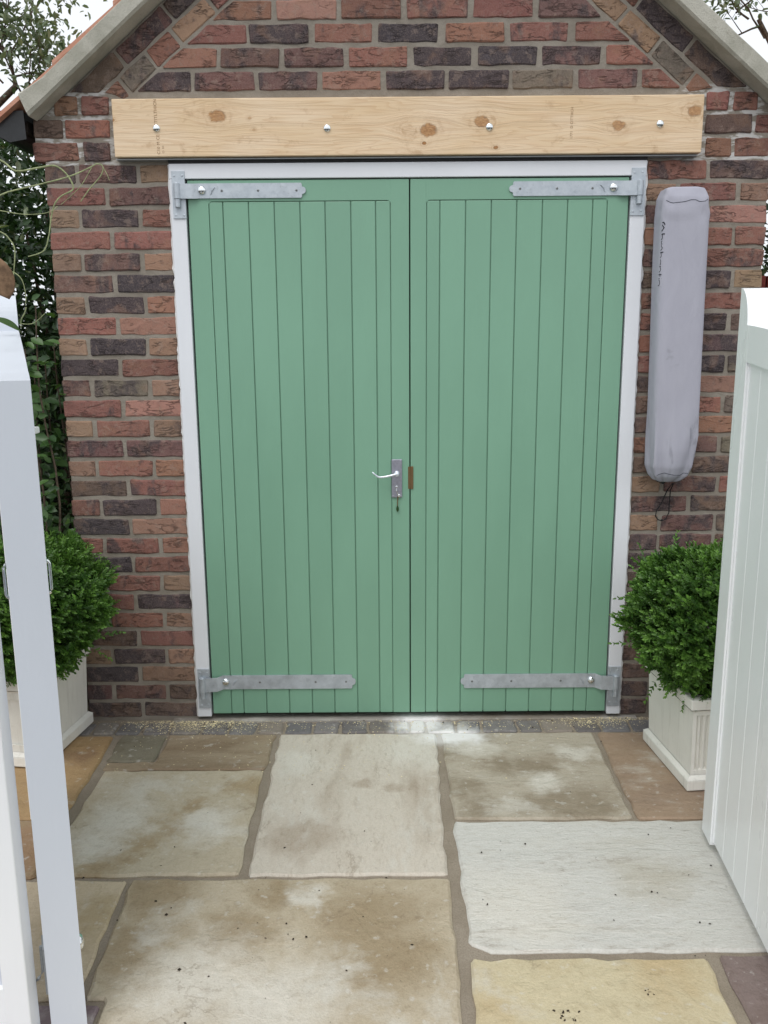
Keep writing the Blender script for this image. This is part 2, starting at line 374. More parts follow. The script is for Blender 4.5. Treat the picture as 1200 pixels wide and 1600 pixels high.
M = dict(brick=m_brick(), mortar=m_mortar(), slab=m_stone('sandstone'), sett=m_stone('sett_stone', True), joint=m_joint(),
         green=m_paint('green_door_paint', (.195, .375, .265), .42, .04), white=m_paint('white_frame_paint', (.74, .76, .80), .4, .03),
         gate=m_paint('white_gate_paint', (.875, .89, .90), .3, .02), gate2=m_paint('grey_white_gate_and_shade', (.635, .675, .735), .35, .02),
         pine=m_pine(), galv=m_galv(), bolt=m_metal('bright_zinc', (.86, .89, .90), .16), lock=m_metal('pewter_plate', (.40, .40, .47), .42, .8),
         lever=m_metal('satin_lever', (.78, .82, .90), .3, .7), brass=m_metal('dull_brass', (.20, .125, .06), .5, .6),
         steel=m_metal('flange_steel', (.34, .36, .37), .5, .5), dark=m_plain('black_rubber_and_gap_shade', (.012, .012, .012), .6, var=.4),
         black=m_plain('black_plastic', (.012, .013, .015), .35, .5, .0004), coping=m_coping(), tile=m_tile(),
         seal=m_plain('white_sealant', (.78, .78, .78), .5, .4, .002, 90, .05), fabric=m_fabric(), seam=m_plain('seam_thread', (.045, .05, .065), .8),
         ink=m_plain('dark_print', (.012, .014, .02), .6), stamp=m_plain('stamp_ink', (.30, .18, .10), .8, var=.3), cord=m_plain('black_cord', (.015, .015, .017), .7),
         grp=m_grp(), soil=m_plain('soil', (.03, .022, .016), .95, .1, .01, 60, .5), bark=m_plain('bark', (.10, .075, .055), .9, .2, .004, 60, .4),
         box=m_leaf('box_leaf', (.025, .080, .014), (.23, .43, .085)), hedge=m_leaf('hedge_leaf', (.012, .032, .012), (.05, .10, .035), (.22, .26, .15)),
         ivy=m_leaf('climber_leaf', (.02, .06, .018), (.085, .17, .045)), tree=m_leaf('tree_leaf', (.07, .11, .06), (.25, .31, .20)),
         vine=m_plain('vine_stem', (.30, .34, .17), .6, .4, .001, 60, .3), dead=m_plain('dry_brown_leaf', (.16, .10, .06), .8, .2, .003, 30, .4),
         saw=m_plain('sawdust', (.72, .63, .40), .9, .1, .001, 40, .3), crumb=m_plain('dark_crumbs', (.045, .035, .025), .9, .2, .001, 60, .5),
         road=m_plain('asphalt', (.055, .054, .052), .9, .3, .006, 120, .35), wood=m_plain('red_stained_timber', (.16, .035, .03), .8, .2, .002, 40, .3),
         soffit=m_plain('dark_timber', (.04, .03, .025), .9))
def m_wallbrick():
    t = NT('side_wall_brick', rough=.9, spec=.2); p = t.pos()
    z = t.n('ShaderNodeSeparateXYZ'); t.put(z.inputs[0], p); cx = t.n('ShaderNodeCombineXYZ'); t.put(cx.inputs[0], z.outputs[1]); t.put(cx.inputs[1], z.outputs[2])
    b = t.n('ShaderNodeTexBrick'); t.put(b.inputs[0], cx.outputs[0]); b.inputs['Scale'].default_value = 1
    b.inputs['Brick Width'].default_value = .225; b.inputs['Row Height'].default_value = .075; b.inputs['Mortar Size'].default_value = .006
    b.inputs[1].default_value = (.20, .075, .055, 1); b.inputs[2].default_value = (.08, .045, .045, 1); b.inputs[3].default_value = (.23, .2, .17, 1)
    return t.fin(b.outputs[0], None, t.bump(b.outputs[1], .005, -1.))
M['sidewall'] = m_wallbrick()

# ------------------------------------------------------------------ ground
ZR = -.05
patio = MB().box((-2.3, -2.25, -.12), (2.3, .30, -.009)).build('patio', M['joint'], None, kind='structure')
g = 60
obj('ground', [(-g, -g, -.125), (g, -g, -.125), (g, g, -.125), (-g, g, -.125)], [(0, 1, 2, 3)], m_plain('garden_soil', (.07, .06, .04), .95, .1, .02, 8, .4), None, kind='structure')
MB().box((-g, -12, -.20), (g, -2.30, -.05)).build('road', M['road'], None, kind='structure')

def tablet(poly, z0, z1, bev, jit, seg, mapf, relief=0.):
    """outline poly -> worn slab or brick: jittered outline, chamfered rim; mapf maps (a,b,h) to a point"""
    P = []; n = len(poly)
    cs = .18
    for i in range(n):
        a = np.array(poly[i], float); b = np.array(poly[(i+1) % n], float); L = np.linalg.norm(b-a)
        k = max(1, int(round(L/seg)))
        cut = min(.35*L, bev*1.1)
        ts = [cut/L]+[j/k for j in range(1, k)]+[1-cut/L]
        for tt in ts: P.append(a+(b-a)*tt)
    P = np.array(P); c = P.mean(0); m = len(P)
    nx = np.roll(P, -1, 0)-np.roll(P, 1, 0); nrm = np.stack([nx[:, 1], -nx[:, 0]], 1); nrm /= np.linalg.norm(nrm, axis=1)[:, None]+1e-9
    area = .5*np.sum(P[:, 0]*np.roll(P[:, 1], -1)-np.roll(P[:, 0], -1)*P[:, 1])
    if area < 0: nrm = -nrm
    P = P+nrm*RNG.uniform(-jit*.8, jit*.9, (m, 1))
    Q = P-nrm*bev*RNG.uniform(.6, 1.3, (m, 1))
    V = [mapf(*p, z0) for p in P]+[mapf(*p, z1-bev*.8) for p in P]+[mapf(*q, z1+random.uniform(-relief, relief)) for q in Q]
    Fc = [(i, (i+1) % m, (i+1) % m+m, i+m) for i in range(m)]+[(i+m, (i+1) % m+m, (i+1) % m+2*m, i+2*m) for i in range(m)]+[tuple(range(2*m, 3*m))]
    if area < 0: Fc = [f[::-1] for f in Fc]
    return V, Fc
flat = lambda a, b, h: (a, b, h)
wallmap = lambda a, b, h: (a, -h, b)

# sandstone slabs: outline, colour, stain colour, amount, grain direction
SL = [
 ([(-1.62,-.150),(-1.095,-.148),(-1.078,-.725),(-1.62,-.73)], (.40,.27,.14), (.27,.17,.10), .6, (1,1.4,1)),
 ([(-1.066,-.147),(-.895,-.146),(-.888,-.352),(-1.058,-.352)], (.24,.22,.165), (.19,.165,.115), .5, (1,1,1)),
 ([(-.884,-.146),(-.474,-.147),(-.478,-.414),(-1.054,-.415),(-1.056,-.360),(-.880,-.360)], (.345,.275,.19), (.27,.20,.13), .5, (.8,1.8,1)),
 ([(-1.048,-.427),(-.486,-.425),(-.472,-1.030),(-1.040,-1.032)], (.50,.435,.325), (.37,.28,.165), .85, (1,1,1)),
 ([(-.455,-.147),(.143,-.145),(.120,-1.036),(-.446,-1.033)], (.60,.545,.465), (.42,.35,.275), .45, (1.7,.55,1)),
 ([(.165,-.146),(.742,-.146),(.728,-.748),(.165,-.746)], (.45,.40,.32), (.26,.21,.145), .85, (.7,1.4,1)),
 ([(.760,-.148),(1.62,-.15),(1.62,-.75),(.744,-.750)], (.37,.27,.19), (.30,.22,.16), .5, (.8,1.3,1)),
 ([(.160,-.760),(1.06,-.762),(1.05,-1.352),(.20,-1.350),(.160,-1.315)], (.60,.59,.55), (.50,.47,.40), .4, (.6,1.6,1)),
 ([(-.770,-1.050),(.128,-1.052),(.112,-1.95),(-.700,-1.95),(-.700,-1.50),(-.755,-1.50)], (.49,.42,.31), (.31,.235,.14), .8, (1,1,1)),
 ([(-1.40,-1.050),(-.785,-1.048),(-.775,-1.50),(-1.40,-1.50)], (.55,.46,.33), (.42,.33,.20), .5, (1,1,1)),
 ([(-1.62,-.745),(-1.060,-.740),(-1.055,-1.035),(-1.62,-1.035)], (.36,.29,.18), (.30,.19,.11), .5, (1,1,1)),
 ([(.155,-1.378),(.733,-1.378),(.722,-1.95),(.140,-1.95)], (.575,.50,.335), (.50,.385,.22), .6, (1,1,1)),
 ([(.768,-1.366),(1.40,-1.366),(1.40,-1.95),(.752,-1.95)], (.235,.18,.165), (.20,.15,.135), .5, (1,1,1)),
 ([(-1.30,-1.515),(-.712,-1.515),(-.712,-1.95),(-1.30,-1.95)], (.235,.18,.19), (.20,.15,.14), .4, (1,1,1)),
 ([(1.08,-.765),(1.62,-.765),(1.62,-1.35),(1.07,-1.35)], (.45,.40,.30), (.33,.26,.17), .6, (1,1,1)),
 ([(-1.62,-1.05),(-1.42,-1.05),(-1.42,-1.95),(-1.62,-1.95)], (.40,.33,.24), (.33,.25,.17), .6, (1,1,1)),
]
for x0 in np.arange(-1.62, 1.5, .60): SL.append(([(x0,-1.965),(x0+.585,-1.965),(x0+.585,-2.24),(x0,-2.24)], (.50,.44,.34), (.36,.28,.18), random.uniform(.3,.8), (1,1,1)))
for s in (-1, 1):
    for y0 in (-.15, -.75, -1.35): SL.append(([(s*1.635,y0),(s*2.26,y0),(s*2.26,y0-.585),(s*1.635,y0-.585)], (.42,.35,.25), (.33,.25,.16), .6, (1,1,1)))
def gxy(x, y, r): q = onZ(x, y); return (float(q[0]), float(q[1]), r)
SPOTS = {3: ([(262,1292,.05),(222,1318,.05),(180,1342,.05),(140,1363,.05),(300,1262,.05),(385,1230,.07)], [(190,1280,.10),(150,1320,.08),(330,1288,.08)]),
         4: ([(565,1222,.035),(470,1310,.10),(617,1232,.03)], [(650,1170,.12),(470,1190,.08)]),
         5: ([(745,1262,.07),(725,1230,.06),(840,1200,.07),(790,1195,.06),(930,1255,.09),(870,1255,.09)], [(740,1165,.08),(850,1222,.06),(900,1180,.06)]),
         8: ([(245,1395,.10),(215,1480,.10),(440,1392,.07),(372,1462,.08),(575,1440,.14),(600,1500,.14)], [(300,1540,.14),(480,1400,.05),(420,1560,.14)]),
         7: ([(1015,1368,.09)], [(800,1420,.15)]), 9: ([(150,1430,.08)], []), 0: ([(130,1180,.06)], []), 11: ([(1040,1505,.10)], [])}
for i, (poly, c, st, am, gr) in enumerate(SL):
    if i in SPOTS: am = .12
    V, Fc = tablet(poly, -.10, random.uniform(-.0015, .0015), .007, .0055, .05, flat, .0006)
    o = obj('paving_slab', V, Fc, M['slab'], patio, color=(*c, 1)); o['stain'] = st; o['stain_amount'] = am; o['grain'] = gr
    for pre, lst in zip(('dark', 'pale'), SPOTS.get(i, ([], []))):
        for j, q in enumerate(lst): o[pre+str(j)] = gxy(*q)
# threshold: concrete strip, then a row of setts
strip = MB().box((-.90, -.026, -.05), (.95, .06, .001), .004).build('threshold_strip', M['sett'], patio, color=(.36, .34, .31, 1)); strip['stain'] = (.25, .22, .18); strip['stain_amount'] = .5; strip['grain'] = (1., 1., 1.)
edges_px = [114,150,186,226,268,318,360,403,446,490,532,575,618,640,665,712,752,808,846,894,938,985,1030,1078,1130]
xs = [onZ(x, 1133)[0] for x in edges_px]
xs = [-1.6,-1.48,-1.37]+xs+[1.28,1.40,1.52,1.62]
for i in range(len(xs)-1):
    a, b = xs[i]+.005, xs[i+1]-.005
    if b-a < .03: continue
    sk = random.uniform(-.004, .004)
    V, Fc = tablet([(a+sk, -.034), (b+sk, -.034), (b-sk, -.131), (a-sk, -.131)][::-1], -.08, random.uniform(-.003, .0), .007, .003, .035, flat, .001)
    c = random.choice([(.215,.205,.20), (.25,.225,.20), (.19,.185,.19), (.27,.235,.20), (.225,.21,.205)])
    o = obj('sett', V, Fc, M['sett'], patio, color=(*c, 1)); o['stain'] = (.15,.14,.14); o['stain_amount'] = .4; o['grain'] = (1,1,1)

# ------------------------------------------------------------------ garage
XC, Z0, MS = .045, 3.315, .83
WL, WR = -1.238, 1.320               # wall ends; above course 28 it corbels out a little
garage = thing('brick_garage', 'brick garage gable with green double doors and a pine board over them', 'garage', (XC, 0, 0))
verge_z = lambda x: Z0-MS*abs(x-XC)
apex = Z0
C = dict(R=(.258,.110,.086), O=(.29,.150,.100), P=(.165,.084,.075), D=(.098,.060,.064), K=(.050,.046,.058), B=(.30,.190,.125), W=(.135,.088,.068), L=(.37,.19,.145), G=(.165,.138,.106), T=(.275,.125,.084))
burn = dict(R=.32, O=.22, P=.55, D=.8, K=.95, B=.18, W=.5, L=.15, G=.5, T=.3)
def brick(poly, code, lift=0.):
    col = np.array(C[code])*RNG.uniform(.80, 1.2)*RNG.uniform(.95, 1.05, 3)
    seg = .042
    V, Fc = tablet(poly, -.05, (.0015+random.uniform(-.0022, .0022)+lift), .0040, .0030, seg, wallmap, .0012)
    return obj('brick', V, Fc, M['brick'], garage, color=(*col, float(np.clip(burn[code]+RNG.uniform(-.15, .15), 0, 1))))
H = .0605
def row_bricks(r, segs):
    z = r*.075+.0075
    for a, b, code in segs:
        if b-a < .025: continue
        t_ = random.uniform(-.0015, .0015)
        brick([(a, z+t_), (b, z-t_), (b, z+H-t_), (a, z+H+t_)], code)
LP = {0:'WW',1:'PPW',2:'KB',3:'BDB',4:'WR',5:'WRB',6:'RD',7:'RRB',8:'KR',9:'RRO',10:'KL',11:'RDO',12:'WR',13:'BRO',14:'PP',15:'BRB',16:'RL',17:'PGB',
      18:'DR',19:'BKB',20:'RL',21:'BDO',22:'PK',23:'BPB',24:'RR',25:'BDR',26:'RP',27:'WPB'}
RP = {0:'WWW',1:'WWW',2:'WW',3:'WWW',4:'WD',5:'WWW',6:'WW',7:'WDW',8:'DW',9:'DPW',10:'BPG',11:'PW',12:'BPR',13:'WW',14:'TPG',15:'WO',16:'WRG',17:'WL',18:'RKG',19:'TD',20:'TDW',
      21:'RR',22:'WDB',23:'PR',24:'ORR',25:'PL',26:'BRB',27:'RD'}
def pier(rows, x0, x1, lead):
    for r, s in rows.items():
        L = x1-x0; j = .0145; jt = random.uniform(-.004, .004)
        if len(s) == 2: m_ = (x0+x1)/2+jt; segs = [(x0, m_-j/2, s[0]), (m_+j/2, x1, s[1])]
        else:
            h = .103; segs = [(x0, x0+h+jt, s[0]), (x0+h+j+jt, x1-h-j+jt, s[1]), (x1-h+jt, x1, s[2])]
        row_bricks(r, segs)
pier(LP, WL, -.803, 0); pier(RP, .888, WR, 0)
def pxrow(r, y, lst):
    row_bricks(r, [(onY(a, y)[0], onY(b, y)[0], c) for a, b, c in lst])
pxrow(28, 235, [(52,122,'R'),(130,172,'P')]); pxrow(29, 198, [(52,97,'W'),(101,171,'T')])
pxrow(28, 224, [(1103,1143,'T'),(1148,1203,'R')]); pxrow(29, 188, [(1103,1176,'W'),(1182,1215,'R')])
pxrow(30, 161, [(84,121,'O'),(127,169,'R')]); pxrow(30, 155, [(1105,1139,'R'),(1147,1185,'R')])
# gable courses, cut by the sloping double course under the verge
gab = {31: (128, [(205,298,'D'),(304,397,'P'),(404,496,'P'),(503,596,'L'),(603,695,'D'),(702,795,'D'),(801,895,'G'),(904,995,'P'),(1003,1065,'R')]),
       32: (92, [(250,338,'O'),(345,436,'P'),(445,537,'P'),(545,637,'R'),(646,737,'D'),(747,839,'K'),(847,938,'P'),(948,1022,'R')]),
       33: (52, [(280,384,'R'),(389,482,'D'),(491,581,'R'),(591,684,'K'),(697,788,'T'),(797,887,'R'),(899,985,'R')]),
       34: (13, [(330,424,'T'),(432,526,'L'),(533,627,'R'),(636,731,'R'),(740,832,'R'),(842,940,'P')])}
inner = lambda x: Z0-.006-.190-.005-MS*abs(x-XC)     # lower edge of the double sloping course (vertical offset)
def clip_row(r, segs):
    z = r*.075+.0075; z1 = z+H
    for a, b, code in segs:
        lo, hi = XC-(inner(XC)-z)/MS, XC+(inner(XC)-z)/MS; lo1, hi1 = XC-(inner(XC)-z1)/MS, XC+(inner(XC)-z1)/MS
        A0, A1, B0, B1 = max(a, lo), max(a, lo1), min(b, hi), min(b, hi1)
        if a < lo+.10 and a < lo: A0, A1 = lo, lo1
        if b > hi: B0, B1 = hi, hi1
        if B0-A0 < .04 or B1-A1 < .0: continue
        if b < lo+.03 or a > hi-.03: continue
        brick([(A0, z), (B0, z), (B1, z1), (A1, z1)], code)
for r, (y, lst) in gab.items():
    clip_row(r, [(onY(a, y)[0], onY(b, y)[0], c) for a, b, c in lst])
for r in range(35, 43):
    x = -1.0+(r % 2)*.112
    segs = []
    while x < 1.1: segs.append((x, x+.213, random.choice('RPODLWD'))); x += .225
    clip_row(r, segs)
# two courses laid along the slope
ang = math.atan(MS); ca, sa = math.cos(ang), math.sin(ang)
def sloped(side, off0, off1, lens, codes):
    # s runs up the slope from where the course meets the level course 31
    def pt(s_, o): # o: distance below verge underside, measured square to the slope
        x = -s_*ca; z = -s_*sa
        return XC+side*(-x)*1.0 if False else XC+side*(s_*ca-o*sa), Z0-.004-s_*sa-o*ca
    zb = 2.332
    smax0 = (Z0-.004-off0*ca-zb)/sa; smax1 = (Z0-.004-off1*ca-zb)/sa
    s_ = smax0; i = 0; first = True
    while s_ > .02:
        L = lens[i % len(lens)]; c = codes[i % len(codes)]
        e = max(s_-L, off1*sa/ca*.0+.0)
        if first:
            poly = [pt(smax0, off0), pt(max(smax1-.001, e+.02), off1), pt(e, off1), pt(e, off0)]
            first = False
        else: poly = [pt(s_, off0), pt(s_, off1), pt(e, off1), pt(e, off0)]
        if min((p[0]-XC)*side for p in poly) > .004 and s_-e > .03:
            if side > 0: poly = poly[::-1]
            brick(poly, c)
        s_ = e-.012; i += 1
sloped(-1, .004, .068, (.20, .213, .213, .103), 'WPWDRPOWD')
sloped(-1, .079, .142, (.06, .115, .103, .150, .103, .213), 'OGTBRGTDRP')
sloped(1, .004, .068, (.24, .213, .16, .213, .103), 'WDRPWDOR')
sloped(1, .079, .142, (.075, .15, .14, .16, .14, .103), 'OGBBTRGP')
# mortar bed behind the bricks: two piers and the gable, cut round the door opening
mb = MB()
def wallprism(poly, y0=.004, y1=.10): mb.prism(poly, y0, y1)
mb.prism([(WL+.004, -.02), (-.79, -.02), (-.79, 2.112), (WL+.004, 2.112)], .0028, .10)
mb.prism([(.872, -.02), (WR-.004, -.02), (WR-.004, 2.112), (.872, 2.112)], .0028, .10)
zc = lambda x: Z0-.003-MS*abs(x-XC)
mb.prism([(-1.264, 2.112), (1.346, 2.112), (1.346, zc(1.346)), (XC, Z0-.003), (-1.264, zc(-1.264))], .0028, .10)
mort = mb.build('mortar_bed', M['mortar'], garage)
MB().box((WL+.002, .102, -.02), (WL+.10, 2.6, 2.24)).build('side_wall', M['sidewall'], garage)
MB().box((WR-.10, .102, -.02), (WR-.002, 2.6, 2.24)).build('side_wall', M['sidewall'], garage)
MB().prism([(WL, -.02), (WR, -.02), (WR, zc(WR)), (XC, Z0-.003), (WL, zc(WL))], 2.6, 2.7).build('rear_wall', M['mortar'], garage)
# cement verge, tiles, roof slopes, gutters
for s in (-1, 1):
    def P(d, up): return (XC+s*d, Z0-MS*d+up)
    n_ = 24; V = []; Fc = []
    ds = np.linspace(.0, 1.296 if s < 0 else 1.33, n_)
    for d in ds:
        j = .0025*noise.noise((d*9, s, 0)); k = .003*noise.noise((d*14, s, 5))
        sh = .026*(d/1.3)
        for (du, yy) in ((0., .05), (j, -.074), (.010, -.082), (.068+k, -.084), (.076+k, -.074), (.078, .05)):
            x, z = P(d+(0.0 if du < .03 else .0), du); V.append((x, yy, z))
    for i in range(n_-1):
        for k in range(6): a = i*6+k; b = i*6+(k+1) % 6; Fc.append((a, b, b+6, a+6) if s < 0 else (a, a+6, b+6, b))
    Fc += [tuple(range(6)), tuple((n_-1)*6+k for k in range(6))][::1]
    # square-cut foot
    for k in (2, 3, 4, 5): 
        i = (n_-1)*6+k; x, y, z = V[i]; V[i] = (x+s*.03*((z-P(ds[-1], 0)[1])/.078), y, z-.03*MS*((z-P(ds[-1], 0)[1])/.078)*.2)
    obj('cement_verge', V, Fc, M['coping'], garage)
    step = .217; d = 1.418 if s < 0 else 1.45; i = 0
    while d > .05:
        d2 = max(d-step-.05, .01)
        o_ = -.010 if s < 0 else -.024
        p0 = P(d, .088+o_); p1 = P(d2, .070+o_); th = .016
        V = []; w = 8
        for jj in range(w+1):
            yy = (-.078 if s < 0 else -.05)+.27*jj/w; dz = -.012*math.sin(jj/w*math.pi)*(1 if jj > 0 else 0)
            for (px_, pz_) in (p0, p1): V += [(px_, yy, pz_+dz), (px_, yy, pz_+dz+th)]
        Fc = []
        for jj in range(w):
            a = jj*4; b = a+4
            Fc += [(a, a+2, b+2, b), (a+1, b+1, b+3, a+3), (a, b, b+1, a+1), (a+2, a+3, b+3, b+2)]
        Fc += [(0, 1, 3, 2), (w*4, w*4+2, w*4+3, w*4+1)]
        obj('roof_tile', V, Fc, M['tile'], garage)
        d -= step; i += 1
    a, b = P(1.42, .085), P(0, .085)
    V = [(a[0], .195, a[1]), (b[0], .195, b[1]), (b[0], 2.75, b[1]), (a[0], 2.75, a[1]), (a[0], .195, a[1]+.03), (b[0], .195, b[1]+.03), (b[0], 2.75, b[1]+.03), (a[0], 2.75, a[1]+.03)]
    obj('roof_slope', V, [(0,3,2,1),(4,5,6,7),(0,1,5,4),(1,2,6,5),(2,3,7,6),(3,0,4,7)], M['tile'], garage)
    # soffit board and gutter end
    xs_ = WL-.05 if s < 0 else WR+.05
    MB().box((min(xs_, xs_+s*.04), .0, 2.20), (max(xs_, xs_+s*.04), 2.6, 2.262)).build('fascia', M['soffit'], garage)
    gx = -1.352 if s < 0 else 1.44; mbg = MB(); prof = []
    for k in range(13):
        an = math.pi*k/12; prof.append((gx+.066*math.cos(an), 2.262-.09*math.sin(an)))
    mbg.prism(prof, -.045, 2.6)
    mbg.prism([(gx-.075, 2.262), (gx+.075, 2.262), (gx+.078, 2.17), (gx+.02, 2.160), (gx-.05, 2.20)], -.052, -.046)
    mbg.build('gutter', M['black'], garage)
MB().prism([(XC-.10, Z0+.08), (XC, Z0+.15), (XC+.10, Z0+.08), (XC, Z0+.05)], -.09, 2.75).build('ridge', M['tile'], garage)

# pine board over the doors
LX0, LX1, LZ0, LZ1 = -.975, 1.057, 2.1105, 2.2985
lint = MB().box((LX0, -.046, LZ0), (LX1, .003, LZ1), .003).build('lintel_board', M['pine'], garage)
for px_, py_ in ((244,200),(511,200),(765,198),(1032,193)):
    q = onY(px_, py_, -.05); MB().dome((q[0], -.046, q[2]), .0135, .008, 18, 6).build('bolt_head', M['bolt'], lint, smooth=True)
def text_mesh(name, body, size, mat, parent, mtx, extr=.0002):
    cu = bpy.data.curves.new(name, 'FONT'); cu.body = body; cu.size = size; cu.extrude = extr; cu.space_character = 1.05; cu.resolution_u = 2
    to = bpy.data.objects.new(name, cu); COL.objects.link(to)
    me = bpy.data.meshes.new_from_object(to.evaluated_get(bpy.context.evaluated_depsgraph_get()))
    V = [tuple(mtx @ v.co) for v in me.vertices]; Fc = [tuple(p.vertices) for p in me.polygons]
    bpy.data.objects.remove(to); bpy.data.curves.remove(cu)
    return obj(name, V, Fc, mat, parent)
def up_mtx(x, z, y): return Matrix(((0, -1, 0, x), (0, 0, -1, y), (1, 0, 0, z), (0, 0, 0, 1)))
text_mesh('grade_stamp', 'C10 M CE', .0145, M['stamp'], lint, up_mtx(-.817, 2.118, -.0462))
text_mesh('grade_stamp', '17CTITLTHICN', .0148, M['stamp'], lint, up_mtx(-.821, 2.193, -.0462))
text_mesh('grade_stamp', 'CI  DI', .009, M['stamp'], lint, up_mtx(-.803, 2.122, -.0462))
text_mesh('grade_stamp', '1771  D CITTHCH', .0125, M['stamp'], lint, up_mtx(.609, 2.158, -.0462))
# flange and rubber strip below the board
MB().box((-.975, -.030, 2.1035), (1.05, .003, 2.1075)).build('steel_flange', M['steel'], garage)
MB().box((-.797, -.022, 2.0935), (.879, .010, 2.1025)).build('rubber_strip', M['dark'], garage)

# ------------------------------------------------------------------ door frame
fr = part_empty('door_frame', garage, (XC, 0, 0))
FX0, FX1, FZ = -.797, .879, 2.0925
DX0, DX1, DZ1, DZ0 = -.736, .821, 2.037, .026
MB().box((FX0, -.020, .015), (DX0-.0075, .06, DZ1+.004), .0025).build('jamb', M['white'], fr)
MB().box((DX1+.0065, -.020, .015), (FX1, .06, DZ1+.004), .0025).build('jamb', M['white'], fr)
MB().box((FX0, -.0205, DZ1+.0045), (FX1, .06, FZ), .0025).build('head', M['white'], fr)
MB().box((DX0-.012, .035, .0), (DX1+.012, .058, DZ1+.004)).build('gap_shade_backing', M['dark'], fr)  # black sheet behind the leaves, standing for shade in the door gaps
for sx, x0 in ((-1, FX0), (1, FX1)):
    V = []; Fc = []; N = 130
    for i in range(N+1):
        z = .015+(2.09-.015)*i/N
        w = .0065+.006*noise.noise((z*22, sx*3, 0))+.004*noise.noise((z*70, sx*3, 4))
        w = max(w, .0015)
        V += [(x0, -.017, z), (x0+sx*w, -.008-.003*noise.noise((z*40, 1, 1)), z), (x0+sx*(w+.001), .004, z)]
    for i in range(N):
        a = i*3
        for k in (0, 1): Fc.append((a+k, a+k+1, a+k+4, a+k+3) if sx > 0 else (a+k, a+k+3, a+k+4, a+k+1))
    obj('sealant', V, Fc, M['seal'], fr)

# ------------------------------------------------------------------ door leaves
DF = -.015                                 # front face of the stiles
def leaf(x0, x1, ip0, ip1, grooves, label):
    """stiles and top rail are the leaf itself; every board between them is a child"""
    zt = 1.966
    b = MB()
    b.box((x0, DF, DZ0), (ip0, .025, DZ1), .002); b.box((ip1, DF, DZ0), (x1, .025, DZ1), .002)
    b.box((ip0-.001, DF+.0003, zt), (ip1+.001, .025, DZ1-.0003), .0012)
    b.box((ip0-.002, DF+.008, DZ0+.004), (ip1+.002, .024, zt+.004))
    # rounded upper corners of the field
    rr = .012
    for cx, s in ((ip0, 1), (ip1, -1)):
        arc = [(cx+s*(rr-rr*math.sin(t)), zt-(rr-rr*math.cos(t))) for t in np.linspace(0, math.pi/2, 6)]
        poly = [(cx-s*.001, zt+.001)]+arc
        b.prism(poly if s > 0 else poly[::-1], DF+.0002, DF+.008)
    root = b.build('door_leaf', M['green'], garage, label=label)
    g = [ip0]+grooves+[ip1]
    for i in range(len(g)-1):
        a, c = g[i]+.0015, g[i+1]-.0015
        e0 = .0022 if i == 0 else .0; e1 = .0022 if i == len(g)-2 else 0.
        MB().box((a+e0*.2, DF+.0012, DZ0), (c-e1*.2, DF+.0085, zt-.0022), .0022).build('board', M['green'], root)
    return root
LG = [-.614, -.523, -.432, -.341, -.252, -.161, -.073]
RG = [.155, .246, .337, .427, .518, .607, .696]
LL = leaf(DX0, .0455, -.664, -.020, LG, 'left green door leaf carrying the lever handle')
RL = leaf(.0500, DX1, .107, .748, RG, 'right green door leaf with the brass strike at its edge')
